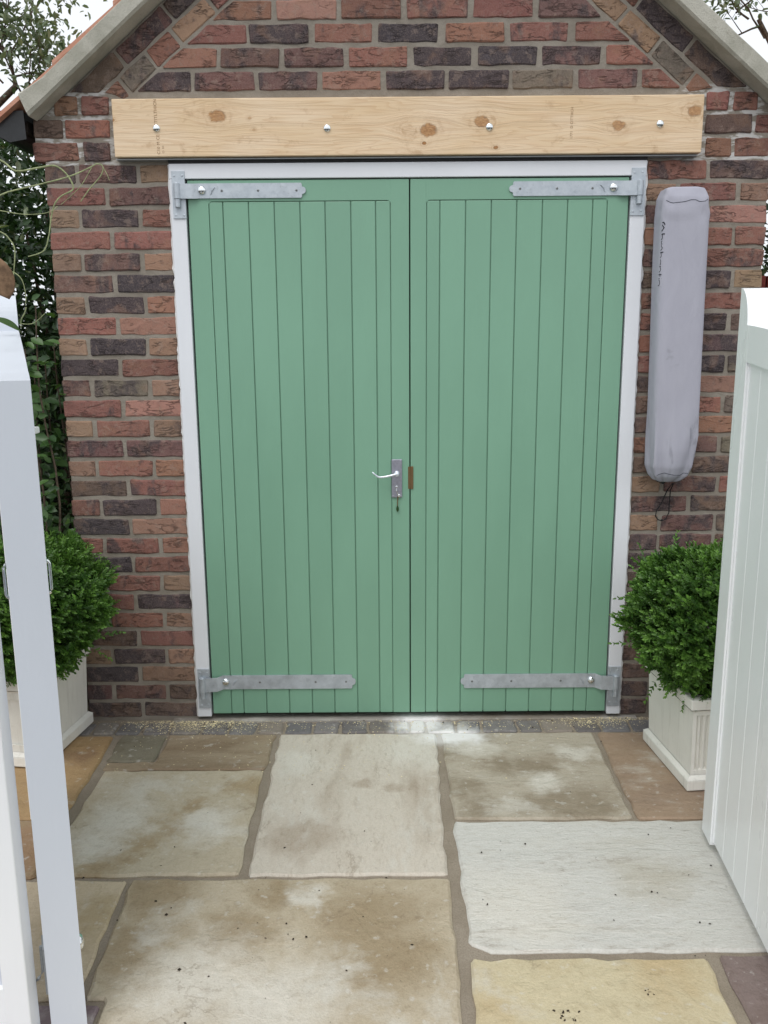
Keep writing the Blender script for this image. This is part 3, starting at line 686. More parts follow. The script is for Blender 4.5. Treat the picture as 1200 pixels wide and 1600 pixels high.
def hinge(leaf_, side, z0, z1, length, xp0, xp1, zp0, zp1, screws, boltx, tipc, crank):
    """side -1: hung on the left jamb. strap on the leaf, knuckle plate on the frame"""
    s = side
    edge = DX0 if s < 0 else DX1
    inn = lambda d: edge-s*d                 # d metres in from the leaf edge
    zc_ = (z0+z1)/2; h = (z1-z0)/2
    y0, y1 = DF-.0005, DF-.0055
    b = MB()
    tip = length
    prof = [(inn(.075), z0), (inn(tip-.014), z0), (inn(tip-.011), z0+.004), (inn(tip-.010), zc_-h*.50)]
    for t in np.linspace(-math.pi/2, math.pi/2, 7): prof.append((inn(tip-.008+.011*math.cos(t)), zc_+h*.48*math.sin(t)))
    prof += [(inn(tip-.010), zc_+h*.50), (inn(tip-.011), z1-.004), (inn(tip-.014), z1), (inn(.075), z1)]
    if s > 0: prof = prof[::-1]
    # insert shoulders
    b.prism(prof, y1, y0)
    # cranked neck to the knuckle
    kx = edge+s*(-.0)-s*.0
    kx = (xp0+xp1)/2+ (-.004 if s < 0 else .004)
    up = crank
    V = []
    for (xx, dz, yy) in ((inn(.078), 0, y1-.0008), (inn(.045), 0, y1-.0008), (inn(.022), -up, -.031), (kx, -up, -.0365)):
        V += [(xx, yy, z0-dz*-1*0+dz), (xx, yy, z1+dz), (xx, yy+.005, z0+dz), (xx, yy+.005, z1+dz)]
    Fc = []
    for i in range(3):
        a = i*4; c = a+4
        Fc += [(a, c, c+1, a+1), (a+2, a+3, c+3, c+2), (a, a+2, c+2, c), (a+1, c+1, c+3, a+3)]
    Fc += [(0, 1, 3, 2), (12, 14, 15, 13)]
    b.add(V, Fc)
    b.tube([(kx, -.031, z0-up), (kx, -.031, z1-up)], .0125, 14)
    st = b.build('hinge_strap', M['galv'], leaf_)
    MB().dome((inn(boltx), y1-.001, zc_+.002), .0155, .010, 18, 6).build('coach_bolt', M['bolt'], leaf_, smooth=True)
    # lifted lug beside the bolt
    lb = MB()
    lb.tube([(inn(boltx+.030), y1-.001, zc_-.012), (inn(boltx+.036), y1-.003, zc_+.002), (inn(boltx+.046), y1-.001, zc_+.012)], .0018, 6); lb.build('hinge_lug', M['galv'], leaf_)
    sc = MB()
    for q in screws:
        sc.dome((inn(q), y1+.0002, zc_), .0052, .0014, 12, 3)
    sc.build('screws', M['steel'], leaf_)
    scd = MB()
    for q in screws:
        for a in (0, 1): 
            if a: scd.box((inn(q)-.003, y1-.0016, zc_-.0005), (inn(q)+.003, y1-.0010, zc_+.0005))
            else: scd.box((inn(q)-.0005, y1-.0017, zc_-.003), (inn(q)+.0005, y1-.0011, zc_+.003))
    scd.build('screw_slots', M['dark'], leaf_)
    pb = MB().box((xp0, -.0245, zp0), (xp1, -.0207, zp1), .001)
    pb.tube([(kx, -.031, z0-up-.028), (kx, -.031, z0-up-.001)], .010, 12)
    pb.box((kx-.006, -.030, z0-up-.030), (kx+.006, -.022, z0-up-.006))
    pb.dome((kx, -.031, z1-up), .0085, .004, 12, 3, (0, 0, 1))
    for dx in (.010, .038):
        for zz in (zp0+.014, zp1-.014): pb.dome((min(xp0, xp1)+dx, -.0245, zz+random.uniform(-.003, .003)), .0045, .0014, 10, 3)
    pb.build('hinge_plate', M['galv'], fr)
hinge(LL, -1, 1.976, 2.026, .415, -.788, -.742, 1.908, 2.068, (.122, .25, .385), .052, 0, .002)
hinge(RL, 1, 1.976, 2.025, .420, .826, .876, 1.907, 2.067, (.130, .255, .385), .056, 0, .002)
hinge(LL, -1, .131, .188, .565, -.790, -.743, .053, .218, (.19, .41, .53), .055, 0, .006)
hinge(RL, 1, .129, .186, .572, .826, .877, .051, .216, (.18, .375, .53), .060, 0, .006)
# lock furniture
b = MB().box((-.022, DF-.007, .898), (.018, DF-.0003, 1.043), .0022)
for x_ in (-.016, .012):
    for z_ in (.904, 1.036): b.dome((x_, DF-.007, z_), .003, .0014, 10, 3)
lp = b.build('lock_plate', M['lock'], LL)
b = MB().dome((-.002, DF-.007, .990), .0105, .008, 18, 5); b.tube([(-.002, DF-.007, .990), (-.002, DF-.034, .990)], .0062, 12)
b.dome((-.002, DF-.034, .990), .0085, .004, 14, 4)
pts = []
for t in np.linspace(0, 1, 14):
    x_ = -.002-.092*t; z_ = .992-.012*math.sin(min(t/.75, 1)*math.pi/2)+(.020*((t-.72)/.28)**1.3 if t > .72 else 0); pts.append((x_, DF-.034, z_))
b.tube(pts, [.0046]*6+[.004]*5+[.0035, .003, .0022], 10); b.build('lever_handle', M['lever'], LL, smooth=True)
b = MB().dome((-.0035, DF-.007, .939), .005, .002, 12, 3); b.tube([(-.0035, DF-.008, .932), (-.0035, DF-.014, .925), (.0, DF-.012, .915), (.004, DF-.010, .906)], .0016, 6)
b.dome((.0055, DF-.009, .906), .0062, .003, 12, 3); b.build('key', M['bolt'], LL)
b = MB().tube([(.002, DF-.009, .905), (.0, DF-.010, .880), (.0, DF-.009, .866)], .0019, 6); b.build('key_string', M['brass'], LL)
b = MB().dome((0, DF-.007, .862), .0035, .002, 10, 3); b.prism([(-.0048, .860), (.0048, .860), (.0045, .850), (.0, .842), (-.0045, .850)][::-1], DF-.010, DF-.006); b.build('key_tag', M['ivy'], LL)
b = MB().box((.0405, DF-.0015, .930), (.0505, DF+.012, 1.014)); b.box((.0505, DF-.0045, .929), (.0600, DF-.0003, 1.016), .0015)
b.build('strike_plate', M['brass'], RL)

# ------------------------------------------------------------------ leaves
def leafcloud(P, D, N, size, asp, fold, mat, name, parent, tint=None, shape=6):
    """P base points, D leaf directions, N approximate normals, size lengths"""
    n = len(P); D = D/np.linalg.norm(D, axis=1)[:, None]
    S = np.cross(D, N); S /= np.linalg.norm(S, axis=1)[:, None]+1e-9; U = np.cross(S, D)
    size = np.broadcast_to(size, (n,))[:, None]
    if shape == 6: prof = [(0, 0, 0), (.35, .5, 1), (.75, .42, 1), (1, 0, 0), (.75, -.42, 1), (.35, -.5, 1)]
    else: prof = [(0, 0, 0), (.45, .5, 1), (1, 0, 0), (.45, -.5, 1)]
    V = np.stack([P+D*size*a+S*size*asp*w+U*size*(fold*l-.18*a*a) for a, w, l in prof], 1).reshape(-1, 3)
    k = len(prof); base = np.arange(n)[:, None]*k
    if k == 6: Fi = np.concatenate([base+np.array([0, 1, 2, 3]), base+np.array([0, 3, 4, 5])], 0)
    else: Fi = np.concatenate([base+np.array([0, 1, 2]), base+np.array([0, 2, 3])], 0)
    c = (V.min(0)+V.max(0))/2
    me = bpy.data.meshes.new(name); me.vertices.add(len(V)); me.vertices.foreach_set('co', (V-c).ravel().astype('f4'))
    fl = Fi.shape[1]; me.loops.add(Fi.size); me.loops.foreach_set('vertex_index', Fi.ravel().astype('i4'))
    me.polygons.add(len(Fi)); me.polygons.foreach_set('loop_start', (np.arange(len(Fi))*fl).astype('i4'))
    me.polygons.foreach_set('loop_total', np.full(len(Fi), fl, 'i4'))
    me.update(calc_edges=True); me.validate()
    if tint is None: tint = RNG.random(n)
    at = me.attributes.new('tint', 'FLOAT', 'POINT'); at.data.foreach_set('value', np.repeat(tint, k).astype('f4'))
    me.materials.append(mat)
    o = bpy.data.objects.new(name, me); COL.objects.link(o)
    if parent is not None: o.parent = parent; o.location = Vector(c)-wloc(parent)
    else: o.location = c
    return o
def rdir(n):
    v = RNG.normal(size=(n, 3)); return v/np.linalg.norm(v, axis=1)[:, None]

# ------------------------------------------------------------------ planters and box balls
def planter(origin, yaw, side, label, group):
    """origin: front inner corner on the ground; square tapering box with fluted corner posts"""
    s = .385; h = .330
    ux = np.array([math.cos(yaw), math.sin(yaw), 0]); uy = np.array([-math.sin(yaw), math.cos(yaw), 0])
    o = np.array([origin[0], origin[1], 0.])
    if side < 0: o = o-ux*s
    cen = o+ux*s/2+uy*s/2
    t = thing('planter', label, 'planter', tuple(cen), group)
    def fix(m):
        m.v = [(s/2+(a-s/2)*(1+.07*(c-.05)/h), s/2+(b_-s/2)*(1+.07*(c-.05)/h), c) if c > .05 else (a, b_, c) for a, b_, c in m.v]
        m.v = [tuple(o+ux*a+uy*b_+np.array([0, 0, c])) for a, b_, c in m.v]; return m
    # plinth
    m = MB(); m.box((0, 0, .004), (s, s, .042), .004)
    m.add([(.0,0,.042),(s,0,.042),(s,s,.042),(0,s,.042),(.014,.014,.054),(s-.014,.014,.054),(s-.014,s-.014,.054),(.014,s-.014,.054)], [(0,1,5,4),(1,2,6,5),(2,3,7,6),(3,0,4,7)])
    fix(m).build('plinth', M['grp'], t)
    # body: recessed panels + fluted posts, slightly flaring upward
    i0 = .016; top = h-.045
    m = MB(); m.box((i0+.0115, i0+.0115, .05), (s-i0-.0115, s-i0-.0115, top+.01)); fix(m).build('body', M['grp'], t)
    m = MB(); w = .062
    for (ax, c0) in (('x', i0), ('x', s-i0-w)):
        pass
    def post(a0, face):
        # vertical fluted strip: face 0 front,1 right,2 back,3 left ; a0 start along the face
        n = 26; prof = []
        for i in range(n+1):
            a = i/n*w; f = 0.
            for fc in (w*.28, w*.60) if True else ():
                pass
            for fc in (w*.22, w*.5, w*.78):
                dd = abs(a-fc)/(w*.105)
                if dd < 1: f = max(f, math.sqrt(1-dd*dd))
            prof.append((a, f))
        zs = [(.052, 0), (.070, 0), (.075, 1), (top-.020, 1), (top-.015, 0), (top, 0)]
        V = []; 
        for z, k in zs:
            for a, f in prof: 
                dpt = .0095*f*k
                A = a0+a
                if face == 0: V.append((A, i0+dpt, z))
                elif face == 2: V.append((s-A, s-i0-dpt, z))
                elif face == 3: V.append((i0+dpt, s-A, z))
                else: V.append((s-i0-dpt, A, z))
        Fc = [(j*(n+1)+i, j*(n+1)+i+1, (j+1)*(n+1)+i+1, (j+1)*(n+1)+i) for j in range(len(zs)-1) for i in range(n)]
        m.add(V, Fc)
    for face in range(4):
        if face in (0, 2):
            post(i0, face); post(s-i0-w, face)
        else:
            # plain planked sides
            if face == 3: m.box((i0, i0+.0005, .052), (i0+.012, s-i0-.0005, top))
            else: m.box((s-i0-.012, i0+.0005, .052), (s-i0, s-i0-.0005, top))
    # rails closing the recessed front and back panels
    for yy in (i0, s-i0-.008):
        m.box((i0+w, yy, .052), (s-i0-w, yy+.008, .080)); m.box((i0+w, yy, top-.03), (s-i0-w, yy+.008, top))
    fix(m).build('fluted_panels', M['grp'], t)
    m = MB(); r0 = .004
    rim_t = .042
    m.add([(i0,i0,top),(s-i0,i0,top),(s-i0,s-i0,top),(i0,s-i0,top),(r0,r0,top+.008),(s-r0,r0,top+.008),(s-r0,s-r0,top+.008),(r0,s-r0,top+.008)], [(0,1,5,4),(1,2,6,5),(2,3,7,6),(3,0,4,7)])
    for a, b_ in (((r0,r0),(s-r0,r0+rim_t)), ((r0,s-r0-rim_t),(s-r0,s-r0)), ((r0,r0+rim_t+.0002),(r0+rim_t,s-r0-rim_t-.0002)), ((s-r0-rim_t,r0+rim_t+.0002),(s-r0,s-r0-rim_t-.0002))):
        m.box((*a, top+.0085), (*b_, h), .003)
    fix(m).build('rim', M['grp'], t)
    m = MB(); m.box((rim_t, rim_t, top-.02), (s-rim_t, s-rim_t, h-.016)); fix(m).build('soil', M['soil'], t)
    return cen, h
pr, ph = planter((.951, -.600), math.radians(5.5), 1, 'cream fluted planter with a box ball, right of the doors behind the right white gate', 'square white planters')
pl, _ = planter((-1.262, -.415), math.radians(-8), -1, 'cream square planter holding a box ball, left of the doors behind the left gate', 'square white planters')
def box_ball(c, rx, ry, rz, label, nspr, extra=()):
    t = thing('box_shrub', label, 'shrub', (c[0], c[1], ph-.02), 'clipped box balls')
    d = rdir(nspr); d = d[d[:, 2] > -.93]; n = len(d)
    lump = np.array([1+.18*noise.noise(Vector(q)*2.1+Vector(c)*3)+.20*noise.noise(Vector(q)*6.0+Vector(c)*7) for q in d])
    rr = lump*np.where(RNG.random(n) < .62, RNG.uniform(.90, 1.03, n), RNG.uniform(.60, .92, n))
    base = d*rr[:, None]*np.array([rx, ry, rz])
    ax = d+RNG.normal(size=(n, 3))*.40+np.array([0, 0, .35]); ax /= np.linalg.norm(ax, axis=1)[:, None]
    L = RNG.uniform(.022, .048, n)
    if len(extra):
        E_ = np.array([e[:3] for e in extra])-np.array(c); A_ = np.array([e[3:6] for e in extra]); A_ /= np.linalg.norm(A_, axis=1)[:, None]
        base = np.concatenate([base, E_]); ax = np.concatenate([ax, A_]); L = np.concatenate([L, np.full(len(extra), .07)]); n = len(base)
    P, D, N, S_, T = [], [], [], [], []
    st = RNG.random(n)
    for k in range(6):
        f = k/5.
        q = base+ax*(L*f)[:, None]
        o1 = np.cross(ax, np.array([.3, .5, .8])+ (0 if k % 2 else np.array([.7, -.9, .1]))); o1 /= np.linalg.norm(o1, axis=1)[:, None]
        for s in (-1, 1):
            dd = o1*s*(1.0-.45*f)+ax*(.75+.6*f)+RNG.normal(size=(n, 3))*.16
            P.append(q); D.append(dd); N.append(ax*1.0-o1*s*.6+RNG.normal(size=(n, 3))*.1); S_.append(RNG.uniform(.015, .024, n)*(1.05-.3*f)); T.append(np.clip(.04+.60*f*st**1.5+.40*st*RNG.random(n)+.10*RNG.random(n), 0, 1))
    P = np.concatenate(P)+np.array(c); D = np.concatenate(D); N = np.concatenate(N); S_ = np.concatenate(S_); T = np.concatenate(T)
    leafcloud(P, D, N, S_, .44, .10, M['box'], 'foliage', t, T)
    b = MB()
    for i in range(16):
        e = rdir(1)[0]*np.array([rx, ry, rz])*.75+np.array(c); 
        b.tube([(c[0]+random.uniform(-.02, .02), c[1], ph-.03), (c[0]*.6+e[0]*.4, c[1]*.6+e[1]*.4, (ph+e[2])/2), tuple(e)], [.007, .004, .002], 5)
    b.build('stems', M['bark'], t)
    return t
sp = [(*onY(x, y, -.46), dx, -.3, dz) for x, y, dx, dz in ((992,935,-1,.1),(1000,945,-1,.5),(990,957,-1,-.05),(985,1005,-1,.1),(1006,905,-.8,.8),(1010,878,-.5,1),(1050,862,.1,1),(1090,1060,.0,-1),(1024,1066,-.5,-.8),(1040,1000,-.8,.2))]
box_ball((1.090, -.405, .532), .272, .27, .238, 'round green box shrub in the right planter, right of the green doors', 5200, sp)
box_ball((-1.355, -.26, .560), .280, .28, .238, 'round green box shrub in the left planter, left of the green doors', 4600, [(*onY(163,992,-.26), 1, -.2, .2), (*onY(160,900,-.26), 1, -.2, .6), (*onY(148,1015,-.26), 1, -.3, -.5)])

# ------------------------------------------------------------------ covered parasol hanging on the wall
cov = thing('parasol_cover', 'grey lilac fabric parasol cover with vertical writing, hanging upright on the brick wall', 'parasol cover', (.995, -.09, .95))
def edge_x(L, z, Y=-.10): return np.interp(z, [q[1] for q in L], [q[0] for q in L])
Lf = [(.955,.967),(.938,.985),(.925,1.02),(.920,1.136),(.9165,1.36),(.9125,1.588),(.909,1.75),(.907,1.90),(.912,1.955),(.925,1.985)]
Rt = [(1.035,.967),(1.058,.985),(1.072,1.02),(1.092,1.136),(1.087,1.36),(1.081,1.588),(1.079,1.75),(1.078,1.90),(1.070,1.955),(1.055,1.985)]
V = []; Fc = []; NZ, NA = 110, 56
zsn = np.concatenate([np.linspace(.967, 1.02, 10, endpoint=False), np.linspace(1.02, 1.955, 88, endpoint=False), np.linspace(1.955, 1.985, 12)])
for z in zsn:
    a, b_ = edge_x(Lf, z), edge_x(Rt, z); cx = (a+b_)/2; hw = (b_-a)/2; hd = .058*min(1, hw/.08)
    ex = 5.0+(0 if z > 1.3 else (1.3-z)*-5.0)
    ex = max(ex, 2.9)
    for k in range(NA):
        an = 2*math.pi*k/NA; cc, ss = math.cos(an), math.sin(an)
        x = math.copysign(abs(cc)**(2/ex), cc)*hw; y = math.copysign(abs(ss)**(2/ex), ss)*hd
        # creases: long folds near the foot, puckers under the top seam
        low = max(0, min(1, (1.22-z)/.2)); top = max(0, min(1, (z-1.86)/.06))
        w = .0085*low*math.sin(an*7+2.5*noise.noise((an*1.5, z*2.5, 0)))+.0035*noise.noise((x*16, y*14, z*2.5))+.007*top*noise.noise((x*35, y*30, z*24))
        rr = math.hypot(x, y)+1e-6; f = 1+w/rr
        V.append((cx+x*f, -.070+y*f, z))
for j in range(NZ-1):
    for k in range(NA): Fc.append((j*NA+k, j*NA+(k+1) % NA, (j+1)*NA+(k+1) % NA, (j+1)*NA+k))
# puffed top, gathered foot
for j0, zz, inv in ((0, -.006, True), (NZ-1, .007, False)):
    base = len(V); ring0 = V[j0*NA:(j0+1)*NA]; c0 = np.mean(ring0, 0)
    for f, dz in ((.75, .75), (.4, 1.)):
        for q in ring0: V.append(tuple(c0+(np.array(q)-c0)*f+np.array([0, 0, zz*dz])))
    V.append(tuple(c0+np.array([0, 0, zz])))
    rings = [list(range(j0*NA, (j0+1)*NA)), list(range(base, base+NA)), list(range(base+NA, base+2*NA))]
    for r_ in range(2):
        for k in range(NA):
            q = (rings[r_][k], rings[r_][(k+1) % NA], rings[r_+1][(k+1) % NA], rings[r_+1][k]); Fc.append(q[::-1] if inv else q)
    for k in range(NA):
        q = (rings[2][k], rings[2][(k+1) % NA], len(V)-1); Fc.append(q[::-1] if inv else q)
sleeve = obj('sleeve', V, Fc, M['fabric'], cov, smooth=True)
bvh = BVHTree.FromPolygons([Vector(v) for v in V], Fc)
def on_cover(x, y, lift=.0004):
    hit = bvh.ray_cast(Vector(CAM), Vector(ray(x, y)).normalized())
    return None if hit[0] is None else hit[0]+hit[1]*lift
def stroke(b, pts, w):
    q = []
    for i in range(len(pts)-1):
        for t in np.linspace(0, 1, 5, endpoint=(i == len(pts)-2)):
            p = on_cover(pts[i][0]+(pts[i+1][0]-pts[i][0])*t, pts[i][1]+(pts[i+1][1]-pts[i][1])*t)
            if p is not None: q.append(p)
    if len(q) > 1: b.tube(q, w, 5)
b = MB()
c1 = lambda L_: [(1015+x/26.675, 335+y/26.675) for x, y in L_]
c2 = lambda L_: [(1015+x/20., 385+y/20.) for x, y in L_]
for pts, w in ((c1([(540,345),(580,325),(620,365),(640,440)]), .0022), (c1([(530,440),(575,505),(612,555),(560,620),(510,700)]), .0019),
               (c1([(510,830),(560,810),(640,810)]), .0021), (c1([(510,830),(545,900),(535,990),(490,1060)]), .0013), (c1([(500,1130),(525,1110)]), .0016),
               (c1([(490,1140),(495,1190),(520,1230),(490,1300),(500,1340)]), .0011), (c1([(500,1340),(535,1400),(510,1450),(465,1505)]), .0013), (c1([(460,1590),(570,1570)]), .0021),
               (c2([(350,200),(365,240),(370,300),(330,365)]), .0011), (c2([(340,410),(352,470),(345,540),(325,590)]), .0012), (c2([(315,630),(350,632)]), .0018),
               (c2([(330,650),(350,710),(330,770),(300,810)]), .0012), (c2([(290,885),(370,882)]), .0019), (c2([(325,850),(325,945)]), .0013),
               (c2([(285,1015),(315,1005)]), .0017), (c2([(368,1005),(374,1010)]), .0010), (c2([(285,1065),(312,1075),(315,1160),(300,1210)]), .0012), (c2([(270,1225),(295,1215)]), .0018), (c2([(352,1262),(356,1270)]), .0009)):
    stroke(b, pts, w*.8)
b.build('printed_name', M['ink'], cov)
b = MB()
stroke(b, [(1041,313),(1047,316),(1052,317),(1060,316),(1070,315),(1080,312),(1087,312),(1094,315),(1102,314),(1106,311)], .0009)
stroke(b, [(1026,743),(1030,741),(1038,739),(1046,741),(1053,742.5),(1062,742.5),(1068,739),(1077,740)], .0009)
b.build('seam', M['seam'], cov)
b = MB()
q = [onY(x, y, -.012) for x, y in ((1044,752),(1040,765),(1034,785),(1026,797),(1024,806),(1028,812),(1034,814),(1040,811),(1045,801),(1046,785),(1045,765),(1046,752))]
q[0][1] = q[-1][1] = -.06; q[1][1] = q[-2][1] = -.03
b.tube(q, .0022, 6); b.dome(tuple(q[6]+np.array([0, 0, .003])), .005, .006, 8, 3)
b.build('drawstring', M['cord'], cov)
MB().tube([(.985, .0, .955), (.985, -.065, .957)], .008, 8).build('wall_hook', M['black'], cov)
MB().tube([(1.0, .0, 1.93), (1.0, -.065, 1.93)], .008, 8).build('wall_hook', M['black'], cov)

# ------------------------------------------------------------------ gates
def gate_top(s_):      # height of the swan-neck top at distance s_ from the hinge end
    if s_ < .070: return 1.520+.097*math.sqrt(max(0, 1-(s_/.070)**2))
    return 1.520-.095*((s_-.07)/.88)**1.25
def gate(hx, hy, ang_, thick, L, face, label, mat, z0=.022):
    """ang_: heading of the leaf from its hinge end; face +1/-1: side carrying the boards' better face"""
    u = np.array([math.cos(ang_), math.sin(ang_), 0]); v = np.array([-u[1], u[0], 0])*face   # v: towards the boarded face
    o = np.array([hx, hy, 0.])
    t = thing('garden_gate', label, 'gate', tuple(o+u*L/2), 'white garden gates')
    W = lambda a, b_, c: tuple(o+u*a+v*b_+np.array([0, 0, c]))
    def pr(poly, d0, d1, name=None):
        n = len(poly); V = [W(a, d0, c) for a, c in poly]+[W(a, d1, c) for a, c in poly]
        return V, [tuple(range(n)), tuple(range(2*n-1, n-1, -1))]+[(i, i+n, (i+1) % n+n, (i+1) % n) for i in range(n)]
    sw = .085; rail = .095
    ss = [0]+list(.070*np.sin(np.linspace(0, math.pi/2, 12)))[1:]+[.0702, .085]
    # hinge stile with its rounded horn
    poly = [(a, gate_top(a)) for a in ss]+[(sw, z0), (0, z0)]
    m = MB(); m.add(*pr(poly, 0, -thick)); m.build('hinge_stile', mat, t)
    poly = [(L-sw, gate_top(L-sw)), (L, gate_top(L)), (L, z0), (L-sw, z0)]
    m = MB(); m.add(*pr(poly, 0, -thick)); m.build('meeting_stile', mat, t)
    xs_ = np.linspace(sw+.0003, L-sw-.0003, 22)
    poly = [(a, gate_top(a)) for a in xs_]+[(a, gate_top(a)-rail) for a in xs_[::-1]]
    m = MB(); m.add(*pr(poly, -.0004, -thick+.0004)); m.build('top_rail', mat, t)
    poly = [(a, gate_top(a)-rail) for a in xs_]+[(a, gate_top(a)-rail-.008) for a in xs_[::-1]]
    m = MB(); m.add(*pr(poly, -.006, -thick+.006)); m.build('rail_bead', mat, t)
    m = MB(); m.add(*pr([(sw+.0003, z0+.016), (L-sw-.0003, z0+.016), (L-sw-.0003, z0+.16), (sw+.0003, z0+.16)], -.0365, -thick+.0004)); m.build('bottom_rail', mat, t)
    for a0 in (sw+.0003, L-sw-.010):
        m = MB(); m.add(*pr([(a0, z0+.012), (a0+.0097, z0+.012), (a0+.0097, gate_top(a0)-rail-.0085), (a0, gate_top(a0)-rail-.0085)], -.0045, -.036)); m.build('stile_bead', mat, t)
    nb = 8; x0, x1 = sw+.0005, L-sw-.0005; bw = (x1-x0)/nb
    for i in range(nb):
        a, b_ = x0+i*bw+.0006, x0+(i+1)*bw-.0006
        zt0, zt1 = gate_top(a)-rail+.0-.002, gate_top(b_)-rail-.002
        d = -.008
        # chamfered front edges make the V joints
        q = .0016
        V = [W(a, d-q, z0+.014), W(a+q, d, z0+.014), (W(b_-q, d, z0+.014)), W(b_, d-q, z0+.014), W(b_, -.036, z0+.014), W(a, -.036, z0+.014)]
        V += [W(a, d-q, zt0), W(a+q, d, zt0), W(b_-q, d, zt1), W(b_, d-q, zt1), W(b_, -.036, zt1), W(a, -.036, zt0)]
        obj('board', V, [tuple(range(5, -1, -1)), tuple(range(6, 12))]+[(i_, (i_+1) % 6, (i_+1) % 6+6, i_+6) for i_ in range(6)], mat, t)
    V = [W(sw, -thick*.5-.002, z0+.1), W(L-sw, -thick*.5-.002, z0+.1), W(L-sw, -thick*.5-.002, 1.35), W(sw, -thick*.5-.002, 1.35),
         W(sw, -thick*.5+.002, z0+.1), W(L-sw, -thick*.5+.002, z0+.1), W(L-sw, -thick*.5+.002, 1.33), W(sw, -thick*.5+.002, 1.35)]
    return t, W
gR, WRg = gate(.910, -.850, math.atan2(-1, -.09), .072, .94, -1, 'white boarded gate standing open at the right edge, beside the right planter', M['gate'])
hd = np.array([.393, -.92]); hd /= np.linalg.norm(hd); Ld = .95
nearc = np.array([-.741, -1.62]); side_n = np.array([-hd[1], hd[0]])
h0 = nearc-hd*Ld
a_ = math.atan2(hd[1], hd[0])
f_ = 1
# left leaf is seen on the edge of its meeting stile
o_ = h0+side_n*.036
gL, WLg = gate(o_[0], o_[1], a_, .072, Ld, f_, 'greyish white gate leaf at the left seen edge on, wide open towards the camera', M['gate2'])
# drop ring handles on both faces of the left leaf and a low bolt
for d0, sgn in ((0, 1), (-.072, -1)):
    m = MB(); pts = []
    for t in np.linspace(0, 1, 16):
        pts.append(WLg(Ld-.045, d0+sgn*(-.002+.0085*min(1, math.sin(math.pi*t)*3.5)), 1.070-.074*t))
    m.tube(pts, .0030, 8); m.dome(WLg(Ld-.045, d0, 1.066), .010, .003, 14, 4, tuple(np.array(WLg(0, sgn, 0))-np.array(WLg(0, 0, 0))))
    m.build('pull_handle', M['bolt'], gL, smooth=True)
m = MB(); dr = tuple(np.array(WLg(0, 1, 0))-np.array(WLg(0, 0, 0))); m.dome(WLg(Ld-.04, 0, .205), .018, .010, 16, 5, dr); m.build('knob', M['bolt'], gL, smooth=True)
m = MB()
pts = [WLg(Ld-.03, -.078, z) for z in (.225, .19, .165)]+[WLg(Ld-.03, -.088, .150), WLg(Ld-.03, -.100, .140), WLg(Ld-.03, -.100, .10)]
m.tube(pts, .004, 8)
q0 = [WLg(Ld-.06, -.0722, .12), WLg(Ld-.01, -.0722, .12), WLg(Ld-.01, -.0722, .23), WLg(Ld-.06, -.0722, .23), WLg(Ld-.06, -.076, .12), WLg(Ld-.01, -.076, .12), WLg(Ld-.01, -.076, .23), WLg(Ld-.06, -.076, .23)]
m.add(q0, [(0,3,2,1),(4,5,6,7),(0,1,5,4),(1,2,6,5),(2,3,7,6),(3,0,4,7)])
m.build('drop_bolt', M['steel'], gL)
# panel of white fence at the very left edge
fen = thing('fence_panel', 'white painted fence panel cut off by the left edge of the picture, nearest the camera', 'fence', (-1.05, -1.63, 0))
MB().box((-.856, -1.665, .0), (-.803, -1.62, 1.22), .003).build('end_post', M['gate'], fen)
MB().box((-1.40, -1.655, 1.08), (-.8565, -1.622, 1.20), .003).build('rail', M['gate'], fen); MB().box((-1.40, -1.655, .05), (-.8565, -1.622, .16), .003).build('rail', M['gate'], fen)
for i in range(5): MB().box((-1.39+i*.107, -1.645, .16), (-1.39+i*.107+.104, -1.628, 1.08), .002).build('board', M['gate2'], fen)  # greyer boards: shade of the recessed panel put into the colour
# posts the gates hang on
for sx, q, lb in ((-1, (h0[0]-hd[0]*.055, h0[1]-hd[1]*.055), 'white gate post hidden behind the left gate leaf, at its hinges'), (1, (1.03, -.80), 'white gate post behind the right gate, at its hinges')):
    t = thing('gate_post', lb, 'post', (q[0], q[1], 0), 'white gate posts')
    MB().box((q[0]-.045, q[1]-.045, 0), (q[0]+.045, q[1]+.045, 1.22), .004).build('shaft', M['gate'], t)
    MB().box((q[0]-.055, q[1]-.055, 1.2202), (q[0]+.055, q[1]+.055, 1.24), .004).build('cap', M['gate'], t)

